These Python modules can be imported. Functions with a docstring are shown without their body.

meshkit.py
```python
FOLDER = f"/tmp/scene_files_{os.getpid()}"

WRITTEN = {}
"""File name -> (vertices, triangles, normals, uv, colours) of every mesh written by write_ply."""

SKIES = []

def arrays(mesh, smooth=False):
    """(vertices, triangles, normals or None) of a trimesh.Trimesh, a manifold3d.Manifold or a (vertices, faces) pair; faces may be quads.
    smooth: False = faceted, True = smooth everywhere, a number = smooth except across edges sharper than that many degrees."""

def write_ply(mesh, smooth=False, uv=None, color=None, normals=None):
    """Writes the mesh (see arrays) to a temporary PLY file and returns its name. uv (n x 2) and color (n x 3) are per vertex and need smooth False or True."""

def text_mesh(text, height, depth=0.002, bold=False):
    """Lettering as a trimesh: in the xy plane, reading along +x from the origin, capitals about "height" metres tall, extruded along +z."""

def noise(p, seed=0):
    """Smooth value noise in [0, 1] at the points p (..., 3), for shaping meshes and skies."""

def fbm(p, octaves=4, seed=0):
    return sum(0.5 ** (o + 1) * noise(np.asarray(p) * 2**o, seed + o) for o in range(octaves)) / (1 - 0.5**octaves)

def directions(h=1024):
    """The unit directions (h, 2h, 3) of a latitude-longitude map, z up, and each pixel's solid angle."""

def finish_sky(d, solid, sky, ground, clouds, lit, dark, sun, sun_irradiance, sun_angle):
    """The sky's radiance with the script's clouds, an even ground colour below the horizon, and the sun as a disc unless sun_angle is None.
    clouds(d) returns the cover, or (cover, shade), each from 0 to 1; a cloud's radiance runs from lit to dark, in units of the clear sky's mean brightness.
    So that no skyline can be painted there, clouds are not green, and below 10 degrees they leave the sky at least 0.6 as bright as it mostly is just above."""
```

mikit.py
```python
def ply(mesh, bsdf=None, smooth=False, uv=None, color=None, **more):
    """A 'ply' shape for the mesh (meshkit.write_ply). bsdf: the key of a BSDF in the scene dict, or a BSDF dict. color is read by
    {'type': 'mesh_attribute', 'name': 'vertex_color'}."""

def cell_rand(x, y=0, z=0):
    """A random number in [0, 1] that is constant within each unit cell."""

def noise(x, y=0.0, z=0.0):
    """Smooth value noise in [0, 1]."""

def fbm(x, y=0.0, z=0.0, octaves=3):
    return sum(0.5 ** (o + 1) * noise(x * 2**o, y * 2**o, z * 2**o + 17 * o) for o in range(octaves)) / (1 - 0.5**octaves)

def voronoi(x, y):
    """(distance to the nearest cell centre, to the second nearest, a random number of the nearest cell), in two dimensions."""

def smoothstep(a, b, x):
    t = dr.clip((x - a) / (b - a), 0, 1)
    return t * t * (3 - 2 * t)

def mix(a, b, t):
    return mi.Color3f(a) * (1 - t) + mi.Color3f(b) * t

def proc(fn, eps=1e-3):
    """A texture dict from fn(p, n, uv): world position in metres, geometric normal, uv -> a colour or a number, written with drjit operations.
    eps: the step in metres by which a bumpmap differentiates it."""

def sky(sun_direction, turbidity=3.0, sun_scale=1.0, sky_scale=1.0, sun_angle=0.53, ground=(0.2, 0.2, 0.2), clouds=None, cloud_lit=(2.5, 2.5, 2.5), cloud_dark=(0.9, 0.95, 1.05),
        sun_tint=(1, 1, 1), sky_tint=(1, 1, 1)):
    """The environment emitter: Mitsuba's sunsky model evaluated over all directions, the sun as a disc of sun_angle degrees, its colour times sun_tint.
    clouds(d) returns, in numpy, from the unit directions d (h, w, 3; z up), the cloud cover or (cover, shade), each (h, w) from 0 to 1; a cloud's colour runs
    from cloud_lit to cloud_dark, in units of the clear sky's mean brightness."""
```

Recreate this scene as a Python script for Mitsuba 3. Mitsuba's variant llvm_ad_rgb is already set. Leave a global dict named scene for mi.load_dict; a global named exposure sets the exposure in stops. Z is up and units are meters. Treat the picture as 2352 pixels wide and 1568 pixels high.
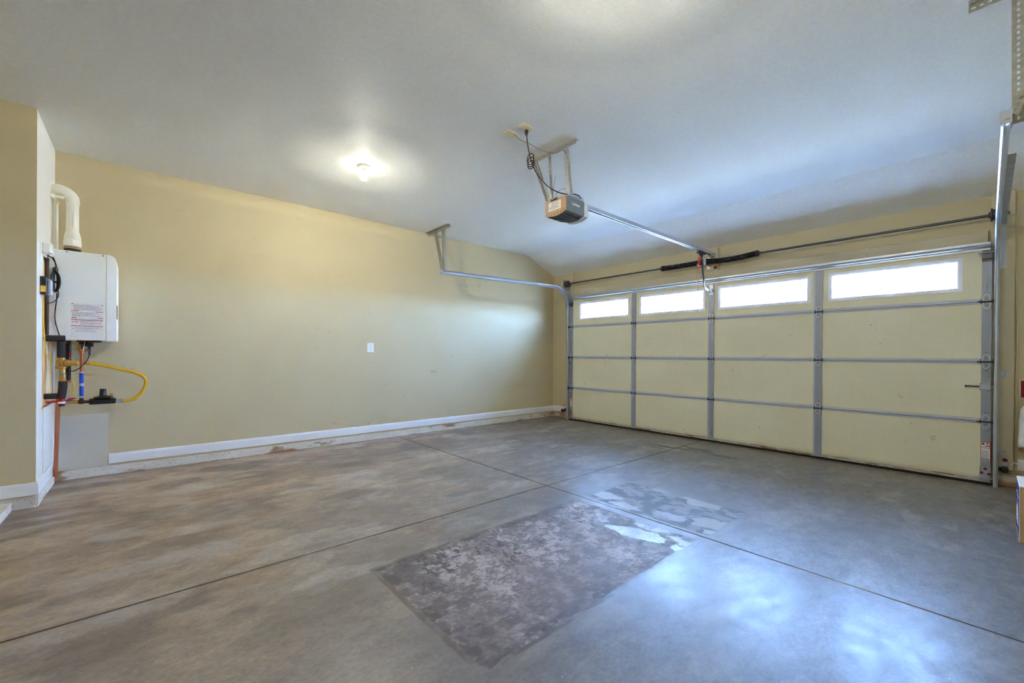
import math
import numpy as np
import drjit as dr
import mitsuba as mi
import trimesh
import mikit
import meshkit
from shapely.geometry import Polygon, LineString, Point, box as sbox
from shapely.ops import unary_union
from shapely import affinity

T = mi.ScalarTransform4f
scene, labels = {}, {}

# ------------------------------------------------------------------ camera, sky, exposure
exposure = 5.32
UNIT = 2.0 ** -5.0          # radiance that the view shows as white

F_PX, CY_PX, YAW, PITCH, ROLL = 961.648, 818.195, 0.8490931, -0.0022557, 0.0062888
CAM = np.array([5.335, -5.711, 1.1228])
_F = np.array([-math.sin(YAW) * math.cos(PITCH), math.cos(YAW) * math.cos(PITCH), math.sin(PITCH)])
_R = np.array([math.cos(YAW), math.sin(YAW), 0.0])
_U = np.cross(_R, _F)
_R, _U = math.cos(ROLL) * _R + math.sin(ROLL) * _U, -math.sin(ROLL) * _R + math.cos(ROLL) * _U
scene['camera'] = {
    'type': 'perspective', 'fov_axis': 'x', 'fov': math.degrees(2 * math.atan(1176 / F_PX)),
    'principal_point_offset_x': 0.0, 'principal_point_offset_y': (784 - CY_PX) / 1568,
    'near_clip': 0.02, 'far_clip': 500.0,
    'to_world': T().look_at(origin=CAM.tolist(), target=(CAM + _F).tolist(), up=_U.tolist()),
}


def cloud_cover(d):
    n = meshkit.fbm(np.asarray(d) * 2.5, octaves=4, seed=3)
    return np.clip(0.55 + 0.9 * (n - 0.5), 0, 1)


SKY_SCALE = 11.5
scene['sky'] = mikit.sky((-0.35, -0.75, 0.62), turbidity=4.0, sun_scale=0.0, sky_scale=SKY_SCALE, ground=(0.60, 0.48, 0.37),
                         clouds=cloud_cover, cloud_lit=(0.84, 1.41, 2.42), cloud_dark=(0.53, 0.91, 1.55), sky_tint=(0.46, 0.80, 1.50))

H, YB, ZS, YP, XP, XR, YK = 2.869, -0.633, 2.581, -6.29, 0.82, 6.05, -7.6
BULB = (590.0, 570.0, 480.0)        # times UNIT * 40


# ------------------------------------------------------------------ helpers: names
def numbered(key):
    if key not in used:
        used.add(key)
        return key
    n = 1
    while f'{key}_{n:03d}' in used:
        n += 1
    used.add(f'{key}_{n:03d}')
    return f'{key}_{n:03d}'


used = set()


def thing(name, label, cat, group=None):
    k = numbered(name)
    labels[k] = {'label': label, 'category': cat}
    if group:
        labels[k]['group'] = group
    return k


def part(parent, name, mesh, mat, smooth=False, label=None, kind=None, **more):
    k = numbered(f'{parent}__{name}' if parent else name)
    scene[k] = mikit.ply(mesh, mat, smooth, **more)
    if label or kind:
        labels[k] = {**({'label': label} if label else {}), **({'kind': kind} if kind else {})}
    return k


def single(name, mesh, mat, label, cat, smooth=False, group=None):
    k = thing(name, label, cat, group)
    scene[k] = mikit.ply(mesh, mat, smooth)
    return k


def struct(name, mesh, mat, smooth=False, label=None):
    k = numbered(name)
    if mesh is not None:
        scene[k] = mikit.ply(mesh, mat, smooth)
    labels[k] = {'kind': 'structure', **({'label': label} if label else {})}
    return k


# ------------------------------------------------------------------ helpers: meshes
def cat(*ms):
    return trimesh.util.concatenate([m for m in ms if m is not None])


def bx(x0, x1, y0, y1, z0, z1, b=0.0):
    x0, x1, y0, y1, z0, z1 = min(x0, x1), max(x0, x1), min(y0, y1), max(y0, y1), min(z0, z1), max(z0, z1)
    if b <= 0:
        m = trimesh.creation.box((x1 - x0, y1 - y0, z1 - z0))
        m.apply_translation(((x0 + x1) / 2, (y0 + y1) / 2, (z0 + z1) / 2))
        return m
    b = min(b, 0.45 * min(x1 - x0, y1 - y0, z1 - z0))
    pts = []
    for sx in (0, 1):
        for sy in (0, 1):
            for sz in (0, 1):
                c = np.array([x1 if sx else x0, y1 if sy else y0, z1 if sz else z0])
                for a in range(3):
                    p = c.copy()
                    for k, s in enumerate((sx, sy, sz)):
                        if k != a:
                            p[k] += -b if s else b
                    pts.append(p)
    return trimesh.convex.convex_hull(np.array(pts))


def frame(o, u, v):
    u = np.asarray(u, float) / np.linalg.norm(u)
    v = np.asarray(v, float)
    v = v - u * (u @ v)
    v /= np.linalg.norm(v)
    m = np.eye(4)
    m[:3, 0], m[:3, 1], m[:3, 2], m[:3, 3] = u, v, np.cross(u, v), o
    return m


def place(mesh, o, u, v):
    mesh = mesh.copy()
    mesh.apply_transform(frame(o, u, v))
    return mesh


def extr(poly, h):
    ms = [trimesh.creation.extrude_polygon(g, h, engine='earcut') for g in getattr(poly, 'geoms', [poly])]
    return cat(*ms)


def plate(poly, o, u, v, t):
    """polygon in the (u, v) plane at o, thickness t along u x v"""
    return place(extr(poly, t), o, u, v)


def prism(poly, p0, p1, a):
    """polygon with axes a and dir x a, extruded from p0 to p1"""
    p0, p1 = np.asarray(p0, float), np.asarray(p1, float)
    if np.cross(p1 - p0, a)[2] < -1e-6:
        p0, p1 = p1, p0
    d = p1 - p0
    m = extr(poly, np.linalg.norm(d))
    d = d / np.linalg.norm(d)
    return place(m, p0, a, np.cross(d, a))


def spline(pts, n):
    from scipy.interpolate import CubicSpline
    pts = np.asarray(pts, float)
    s = np.r_[0, np.cumsum(np.linalg.norm(np.diff(pts, axis=0), axis=1))]
    return CubicSpline(s, pts)(np.linspace(0, s[-1], n))


def tube(pts, r, n=10, caps=True):
    pts = np.asarray(pts, float)
    r = np.broadcast_to(np.asarray(r, float), (len(pts),))
    t = np.gradient(pts, axis=0)
    t /= np.linalg.norm(t, axis=1, keepdims=True) + 1e-12
    a = np.array([0, 0, 1.0]) if abs(t[0][2]) < 0.9 else np.array([1.0, 0, 0])
    nrm = a - t[0] * (a @ t[0])
    nrm /= np.linalg.norm(nrm)
    V = []
    ang = np.arange(n) * 2 * math.pi / n
    for p, tt, rr in zip(pts, t, r):
        nrm = nrm - tt * (nrm @ tt)
        nrm /= np.linalg.norm(nrm)
        bb = np.cross(tt, nrm)
        V.append(p + rr * (np.cos(ang)[:, None] * nrm + np.sin(ang)[:, None] * bb))
    V = np.concatenate(V)
    Fc = []
    i = np.arange(n)
    j = (i + 1) % n
    for k in range(len(pts) - 1):
        A, B = k * n, (k + 1) * n
        Fc.append(np.stack([A + i, A + j, B + j], 1))
        Fc.append(np.stack([A + i, B + j, B + i], 1))
    Fc = np.concatenate(Fc)
    if caps:
        c0, c1 = len(V), len(V) + 1
        V = np.vstack([V, pts[0], pts[-1]])
        Fc = np.vstack([Fc, np.stack([i * 0 + c0, j, i], 1), np.stack([i * 0 + c1, (len(pts) - 1) * n + i, (len(pts) - 1) * n + j], 1)])
    return trimesh.Trimesh(V, Fc, process=False)


def cyl(p0, p1, r, n=20):
    p0, p1 = np.asarray(p0, float), np.asarray(p1, float)
    return tube(np.stack([p0, p1]), r, n)


def lathe(prof, o, axis=(0, 0, 1), n=28):
    """prof: list of (r, h) along the axis"""
    o, ax = np.asarray(o, float), np.asarray(axis, float)
    pts = np.stack([o + ax * h for _, h in prof])
    ax = ax / np.linalg.norm(ax)
    a = np.cross(ax, [0, 0, 1.0] if abs(ax[2]) < 0.9 else [1.0, 0, 0])
    a /= np.linalg.norm(a)
    b = np.cross(ax, a)
    ang = np.arange(n) * 2 * math.pi / n
    ring = np.cos(ang)[:, None] * a + np.sin(ang)[:, None] * b
    V = np.concatenate([p + max(r, 1e-5) * ring for p, (r, _) in zip(pts, prof)])
    i = np.arange(n)
    j = (i + 1) % n
    Fc = []
    for k in range(len(prof) - 1):
        A, B = k * n, (k + 1) * n
        Fc += [np.stack([A + i, A + j, B + j], 1), np.stack([A + i, B + j, B + i], 1)]
    c0, c1 = len(V), len(V) + 1
    V = np.vstack([V, pts[0], pts[-1]])
    Fc += [np.stack([i * 0 + c0, j, i], 1), np.stack([i * 0 + c1, (len(prof) - 1) * n + i, (len(prof) - 1) * n + j], 1)]
    m = trimesh.Trimesh(V, np.concatenate(Fc), process=False)
    if prof[-1][1] < prof[0][1]:
        m.invert()
    return m


def sweep(poly, path, side):
    """closed polygon (a, b) swept along path: a along side x tangent, b along side"""
    path, side = np.asarray(path, float), np.asarray(side, float)
    t = np.gradient(path, axis=0)
    t /= np.linalg.norm(t, axis=1, keepdims=True)
    ring = np.array(poly.exterior.coords)[:-1]
    if not poly.exterior.is_ccw:
        ring = ring[::-1]
    n = len(ring)
    V = np.concatenate([p + ring[:, :1] * np.cross(side, tt) + ring[:, 1:] * side for p, tt in zip(path, t)])
    i = np.arange(n)
    j = (i + 1) % n
    Fc = []
    for k in range(len(path) - 1):
        A, B = k * n, (k + 1) * n
        Fc += [np.stack([A + i, A + j, B + j], 1), np.stack([A + i, B + j, B + i], 1)]
    vv, ff = trimesh.creation.triangulate_polygon(Polygon(ring), engine='earcut')
    idx = np.array([np.argmin(np.linalg.norm(ring - q, axis=1)) for q in vv])
    ff = idx[ff]
    Fc += [ff[:, ::-1], ff + (len(path) - 1) * n]
    m = trimesh.Trimesh(V, np.concatenate(Fc), process=False)
    return m


def perf(L, w, sp=0.0267, hw=0.0055, hl=0.0085, v0=0.5):
    """a punched strip polygon, length along x, width 0..w"""
    p = sbox(0, 0, L, w)
    n = int(L / sp)
    off = (L - (n - 1) * sp) / 2
    holes = [affinity.translate(affinity.scale(Point(0, 0).buffer(1, quad_segs=3), hl, hw), off + i * sp, w * v0) for i in range(n)]
    return p.difference(unary_union(holes))


def perf_angle(p0, p1, v1, v2, w1=0.036, w2=0.036, t=0.0022, **kw):
    """a punched steel angle from p0 to p1 with legs towards v1 and v2 from their common edge"""
    p0, p1 = np.asarray(p0, float), np.asarray(p1, float)
    u = p1 - p0
    L = np.linalg.norm(u)
    return cat(plate(perf(L, w1, **kw), p0, u, v1, t), plate(perf(L, w2, **kw), p0, u, v2, t))


def hexbolt(p, axis, r=0.007, h=0.005):
    p, axis = np.asarray(p, float), np.asarray(axis, float)
    return cat(cyl(p, p + axis * h, r, 6), cyl(p - axis * 0.001, p + axis * 0.0012, r * 1.5, 12))


# ------------------------------------------------------------------ materials
def s2l(*c):
    c = np.array(c, float) / 255
    return np.where(c < 0.04045, c / 12.92, ((c + 0.055) / 1.055) ** 2.4).tolist()


def col(v):
    return {'type': 'rgb', 'value': list(map(float, v))}


def mat(name, c, rough=0.5, spec=0.4, **kw):
    b = {'type': 'principled', 'base_color': c if isinstance(c, dict) else col(c), 'roughness': rough, 'specular': spec, **kw}
    scene['mat_' + name] = {'type': 'twosided', 'bsdf': b}
    return 'mat_' + name


def metal(name, c, rough=0.35, m=0.9):
    b = {'type': 'principled', 'base_color': c if isinstance(c, dict) else col(c), 'roughness': rough, 'metallic': m}
    scene['mat_' + name] = {'type': 'twosided', 'bsdf': b}
    return 'mat_' + name


nz, fbm, sst, mix = mikit.noise, mikit.fbm, mikit.smoothstep, mikit.mix


def band(x, a, b, s):
    return sst(a - s, a + s, x) * (1 - sst(b - s, b + s, x))


WALL_C = s2l(206, 191, 154)


def wall_fn(p, n, uv):
    c = mix(WALL_C, s2l(199, 184, 148), fbm(p.x * 1.3 + p.y * 1.3, p.z * 1.1, 3.0, 3))
    # scuffs: sparse short smudges
    q = nz(p.y * 3.1 + p.x * 3.1, p.z * 9.0, 5.0) * nz(p.y * 14.0 + p.x * 14.0, p.z * 40.0, 9.0)
    low = 0.35 + 0.65 * (1 - sst(0.6, 2.2, p.z))
    c = mix(c, s2l(140, 128, 106), 0.45 * low * sst(0.70, 0.90, q))
    sp = nz(p.y * 70.0 + p.x * 70.0, p.z * 70.0, 2.0)
    return mix(c, s2l(120, 105, 84), 0.45 * sst(0.975, 0.992, sp))


MW = mat('wall', mikit.proc(wall_fn), 0.55, 0.25)
MWW = mat('white_wall', s2l(226, 224, 216), 0.5, 0.3)
MBB = mat('white_trim', s2l(232, 232, 232), 0.4, 0.4)


def board_fn(p, n, uv):
    c = mix(s2l(206, 194, 166), s2l(192, 178, 148), fbm(p.x * 4.0, p.z * 1.5, p.y * 4.0, 3))
    k = nz(p.x * 60.0, p.z * 60.0, 4.0)
    c = mix(c, s2l(120, 85, 45), 0.6 * sst(0.965, 0.99, k))
    return mix(c, s2l(140, 105, 60), 0.5 * sst(0.6, 0.9, fbm(p.x * 40.0, p.z * 3.0, 1.0, 3)) * (1 - sst(0.2, 0.7, p.z)))


MBRD = mat('board', mikit.proc(board_fn), 0.5, 0.3)


def ceil_c(p, n, uv):
    g = fbm(p.x * 80.0, p.y * 80.0, p.z * 80.0, 3)
    return mi.Color3f(s2l(222, 222, 218)) * (0.915 + 0.17 * g)


def ceil_h(p, n, uv):
    return 0.6 * fbm(p.x * 70.0, p.y * 70.0, 1.0, 2) + 0.4 * nz(p.x * 38.0, p.y * 38.0, 5.0)


scene['mat_ceiling'] = {'type': 'twosided', 'bsdf': {'type': 'bumpmap', 'arbitrary': mikit.proc(ceil_h, 2e-3), 'scale': 0.0016,
                        'bsdf': {'type': 'principled', 'base_color': mikit.proc(ceil_c), 'roughness': 0.6, 'specular': 0.25}}}
MC = 'mat_ceiling'


def curb_fn(p, n, uv):
    c = mix(s2l(228, 224, 214), s2l(205, 196, 178), fbm(p.x * 6.0 + p.y * 6.0, p.z * 14.0, 1.0, 3))
    f = fbm(p.x * 3.5 + p.y * 3.5, p.z * 8.0, 7.0, 4)
    near = sst(-1.6, -0.2, p.y) * 0.22
    c = mix(c, s2l(150, 105, 55), 0.85 * sst(0.60 - near, 0.72 - near * 0.6, f))
    k = fbm(p.x * 90.0 + p.y * 90.0, p.z * 130.0, 3.0, 4)
    c = mix(c, s2l(125, 104, 76), 0.5 * sst(0.66, 0.76, k))
    return mix(c, s2l(90, 62, 38), 0.7 * (1 - sst(0.0, 0.014, p.z)))


MCURB = mat('curb', mikit.proc(curb_fn), 0.7, 0.2)


def in_rect(p, x0, x1, y0, y1, s):
    return band(p.x, x0, x1, s) * band(p.y, y0, y1, s)


def mats(p):
    w = 0.02 * (fbm(p.x * 9.0, p.y * 9.0, 2.0, 2) - 0.5)
    q = mi.Point3f(p.x + w, p.y + w, p.z)
    a = in_rect(q, 3.225, 4.160, -4.800, -3.165, 0.006)
    b = in_rect(q, 3.225, 4.185, -3.055, -2.455, 0.008)
    return a, b, q


def islands(p):
    """smooth worn islands left inside the mat marks"""
    wx = 0.55 * (fbm(p.x * 7.0, p.y * 9.0, 41.0, 4) - 0.5)
    f1, f2, r = mikit.voronoi(p.x * 3.0 + wx, p.y * 7.0 + 2.0 * wx)
    return sst(0.04, 0.12, f2 - f1 - 0.10) * sst(0.42, 0.50, r)


def floor_fn(p, n, uv):
    big = fbm(p.x * 1.1, p.y * 0.55, 1.0, 5)
    mid = fbm(p.x * 2.9 + 7.0, p.y * 2.0, 4.0, 5)
    streak = fbm(p.x * 5.5, p.y * 2.7, 8.0, 5)
    fine = 0.55 * fbm(p.x * 22.0, p.y * 14.0, 2.0, 4) + 0.45 * fbm(p.x * 110.0, p.y * 70.0, 2.0, 2)
    # greyer towards the door, browner at the back left
    brown = dr.clip(1.22 - 0.22 * (p.x - 0.4) - 0.19 * (p.y + 6.0), 0, 1)
    c = mix(s2l(104, 104, 104), s2l(160, 137, 112), brown)
    c = mix(c, s2l(92, 80, 68), 0.62 * sst(0.40, 0.70, mid) * (0.25 + 0.75 * brown))
    c = mix(c, s2l(180, 160, 130), 0.52 * sst(0.48, 0.68, streak) * (0.12 + 0.88 * brown))
    c = mix(c, s2l(172, 166, 156), 0.45 * sst(0.55, 0.72, fbm(p.x * 5.0 + 2.0, p.y * 2.4, 15.0, 5)) * (0.4 + 0.6 * brown))
    c = mix(c, s2l(90, 84, 78), 0.40 * sst(0.45, 0.75, big))
    c = mix(c, s2l(150, 110, 68), 0.40 * sst(0.62, 0.74, fbm(p.x * 5.0 + 3.0, p.y * 3.0, 12.0, 5)) * brown)
    c = mix(c, s2l(112, 98, 68), 0.45 * sst(-1.0, -0.15, p.y))
    c = c * (0.62 + 0.62 * fine)
    # oil spots near the door
    oil = band(p.y, -0.98, -0.60, 0.08) * band(p.x, 2.5, 3.5, 0.12) * sst(0.40, 0.62, fbm(p.x * 3.0, p.y * 11.0, 3.0, 3))
    c = mix(c, s2l(52, 50, 46), 0.75 * oil)
    # the marks left by two mats
    a, b, q = mats(p)
    m1 = fbm(p.x * 7.0, p.y * 9.0, 6.0, 5)
    m2 = fbm(p.x * 34.0, p.y * 60.0, 3.0, 4)
    edge_a = a * (1 - in_rect(q, 3.262, 4.120, -4.755, -3.19, 0.022))
    wide_a = a * (1 - in_rect(q, 3.36, 4.02, -4.50, -3.3, 0.14))
    lf = band(p.x, 3.2, 3.66, 0.12) * band(p.y, -4.75, -3.3, 0.2)
    g1 = fbm(p.x * 26.0, p.y * 20.0, 16.0, 5)
    g2 = fbm(p.x * 90.0, p.y * 70.0, 19.0, 3)
    ca = mix(s2l(108, 97, 94), s2l(176, 164, 160), sst(0.36, 0.64, 0.55 * g1 + 0.45 * g2))
    ca = mix(ca, s2l(100, 86, 80), 0.55 * sst(0.45, 0.66, fbm(p.x * 4.0, p.y * 5.0, 26.0, 5)))
    ca = mix(ca, s2l(66, 52, 44), dr.clip(0.80 * edge_a * sst(0.36, 0.60, g1) + 0.70 * wide_a * sst(0.46, 0.62, fbm(p.x * 17.0, p.y * 13.0, 6.0, 5)), 0, 1))
    ca = mix(ca, s2l(58, 46, 40), 0.55 * band(q.y, -4.80, -4.62, 0.05) * sst(0.35, 0.6, g1))
    ca = mix(ca, s2l(34, 32, 34), 0.9 * sst(0.56, 0.63, m2) * (0.05 + 0.95 * lf * sst(0.42, 0.58, fbm(p.x * 7.0, p.y * 9.0, 46.0, 3))) * a)
    c = mix(c, ca, 0.80 * a)
    isl = islands(p)
    far_a = band(p.y, -3.50, -3.17, 0.10) * sst(3.45, 3.75, p.x)
    cb = mix(s2l(66, 66, 66), s2l(120, 118, 114), sst(0.40, 0.60, fbm(p.x * 16.0, p.y * 24.0, 9.0, 5)))
    cb = mix(cb, s2l(150, 148, 144), 0.9 * isl)
    c = mix(c, cb, 0.80 * dr.clip(b + 0.8 * a * far_a, 0, 1))
    line = dr.maximum(band(q.x, 3.205, 3.228, 0.004) * band(q.y, -4.80, -3.17, 0.01), band(q.y, -4.825, -4.798, 0.005) * band(q.x, 3.21, 4.17, 0.01))
    line = dr.maximum(line, band(q.x, 4.158, 4.180, 0.004) * band(q.y, -4.80, -3.2, 0.01))
    c = mix(c, s2l(76, 62, 52), 0.70 * line * sst(0.25, 0.6, fbm(p.x * 14.0, p.y * 14.0, 33.0, 4)))
    # specks, scratches
    c = mix(c, s2l(215, 212, 205), 0.7 * sst(0.978, 0.990, nz(p.x * 130.0, p.y * 130.0, 1.0)))
    c = mix(c, s2l(50, 42, 36), 0.7 * sst(0.978, 0.992, nz(p.x * 95.0 + 9.0, p.y * 95.0, 7.0)))
    # darker, dirtier beside the sawn joints
    jd = dr.minimum(dr.abs(p.x - 2.819), dr.abs(p.y + 3.089))
    return mix(c, s2l(84, 66, 50), 0.70 * (1 - sst(0.0045, 0.012, jd)))


def rough_base(p):
    a, b, q = mats(p)
    isl = islands(p) * dr.clip(b + a * band(p.y, -3.50, -3.17, 0.10) * sst(3.45, 3.75, p.x), 0, 1)
    r = 0.10 * (fbm(p.x * 3.0, p.y * 2.0, 5.0, 5) - 0.5) + 0.16 * (fbm(p.x * 20.0, p.y * 14.0, 5.0, 4) - 0.5)
    r = r + 0.10 * sst(2.2, 0.6, p.x) + dr.maximum(a, b) * 0.20
    return r - 0.24 * isl


def floor_rough(p, n, uv):
    return dr.clip(0.29 + rough_base(p), 0.16, 0.9)


def floor_rough_wide(p, n, uv):
    return dr.clip(0.52 + rough_base(p), 0.3, 0.95)


_ff = mikit.proc(floor_fn)
scene['mat_floor'] = {'type': 'twosided', 'bsdf': {'type': 'blendbsdf', 'weight': 0.5,
                      'sharp': {'type': 'principled', 'base_color': _ff, 'roughness': mikit.proc(floor_rough), 'specular': 1.0},
                      'wide': {'type': 'principled', 'base_color': _ff, 'roughness': mikit.proc(floor_rough_wide), 'specular': 1.0}}}
MF = 'mat_floor'
MJ = mat('joint', s2l(70, 55, 42), 0.8, 0.1)


def panel_fn(p, n, uv):
    c = mix(s2l(234, 227, 200), s2l(226, 218, 188), fbm(p.x * 1.5, p.z * 2.0, 1.0, 3))
    g = nz(p.x * 190.0, p.z * 6.0, 1.0) * 0.5 + nz(p.x * 6.0, p.z * 190.0, 2.0) * 0.5
    c = c * (0.97 + 0.06 * g)
    sm = nz(p.x * 5.0, p.z * 8.0, 3.0) * fbm(p.x * 26.0, p.z * 26.0, 8.0, 3) * 1.35
    c = mix(c, s2l(178, 152, 100), 0.38 * sst(0.86, 0.97, sm))
    return mix(c, s2l(165, 130, 70), 0.5 * (1 - sst(0.05, 0.10, p.z)) * fbm(p.x * 10.0, p.z * 30.0, 4.0, 3))


MP = mat('door_panel', mikit.proc(panel_fn), 0.5, 0.3)
def dirty_fn(p, n, uv):
    f = fbm(p.x * 9.0, p.z * 60.0, 3.0, 5)
    c = mix(s2l(198, 196, 188), s2l(150, 140, 122), fbm(p.x * 30.0, p.z * 90.0, 8.0, 3))
    return mix(c, s2l(110, 72, 40), 0.8 * sst(0.56, 0.70, f))


MRAIL = mat('rail_paint', s2l(186, 190, 198), 0.4, 0.5)


def galv_fn(p, n, uv):
    f = fbm(p.x * 30.0 + p.y * 30.0, p.z * 30.0, p.y * 20.0, 3)
    return mix(s2l(158, 164, 174), s2l(196, 201, 208), f)


MG = metal('galvanized', mikit.proc(galv_fn), 0.38, 0.75)
MGB = metal('galvanized_bright', s2l(192, 198, 208), 0.40, 0.8)


def angle_fn(p, n, uv):
    f = fbm(p.x * 60.0 + p.y * 40.0, p.z * 60.0, p.y * 30.0, 3)
    return mix(s2l(150, 146, 132), s2l(190, 190, 182), f)


MA = metal('punched_steel', mikit.proc(angle_fn), 0.42, 0.7)
MSTILE = metal('stile_steel', s2l(160, 164, 174), 0.42, 0.45)
MHNG = metal('hinge_steel', s2l(196, 200, 206), 0.3, 0.6)
MDK = metal('dark_steel', s2l(70, 70, 76), 0.4, 0.7)
MSH = metal('shaft_steel', s2l(95, 97, 102), 0.32, 0.85)
MBLK = mat('black_plastic', s2l(24, 23, 26), 0.4, 0.5)
MRUB = mat('rubber', s2l(38, 30, 28), 0.7, 0.2)


def spring_fn(p, n, uv):
    f = sst(0.80, 0.88, nz(p.x * 45.0, p.y * 160.0, p.z * 160.0))
    return mix(s2l(20, 20, 26), s2l(190, 195, 205), 0.8 * f)


MSPR = metal('spring_steel', mikit.proc(spring_fn), 0.35, 0.2)
MRED = mat('red_plastic', s2l(190, 20, 26), 0.4, 0.5)
MDR = mat('dark_red', s2l(120, 22, 22), 0.5, 0.4)
MWP = mat('white_plastic', s2l(236, 236, 232), 0.35, 0.5)
MIV = mat('ivory_plastic', s2l(222, 212, 178), 0.4, 0.5)
MHT = mat('heater_enamel', s2l(238, 237, 232), 0.3, 0.5)
MHC = mat('heater_cover', s2l(246, 246, 244), 0.22, 0.6)
MPVC = mat('pvc', s2l(238, 235, 222), 0.25, 0.5)
MWF = mat('window_frame', s2l(236, 238, 245), 0.35, 0.5)
MCOP = metal('copper', s2l(196, 118, 78), 0.35, 0.75)
MBRS = metal('brass', s2l(196, 152, 78), 0.35, 0.8)
MBRZ = mat('bronze_cap', s2l(196, 140, 50), 0.4, 0.5)
MIRON = metal('iron_pipe', s2l(70, 45, 36), 0.5, 0.5)
MFOAM = mat('foam', s2l(58, 52, 54), 0.85, 0.2)
MYEL = mat('yellow_hose', s2l(224, 176, 20), 0.4, 0.5)
MYW = mat('yellow_wire', s2l(226, 196, 40), 0.4, 0.5)
MBLU = mat('blue_plastic', s2l(22, 66, 190), 0.4, 0.5)
MGRY = mat('grey_plastic', s2l(176, 182, 190), 0.4, 0.5)


def wood_fn(p, n, uv):
    g = fbm(p.x * 40.0, p.z * 2.2, p.y * 40.0, 4)
    return mix(s2l(232, 196, 138), s2l(176, 116, 62), sst(0.35, 0.75, g))


def pine_fn(p, n, uv):
    g = fbm(p.x * 34.0, p.z * 1.6, p.y * 34.0, 4)
    k = nz(p.x * 20.0, p.z * 9.0, 3.0)
    return mix(mix(s2l(246, 222, 176), s2l(214, 166, 104), sst(0.42, 0.70, g)), s2l(140, 86, 44), 0.6 * sst(0.90, 0.97, k))


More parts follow.
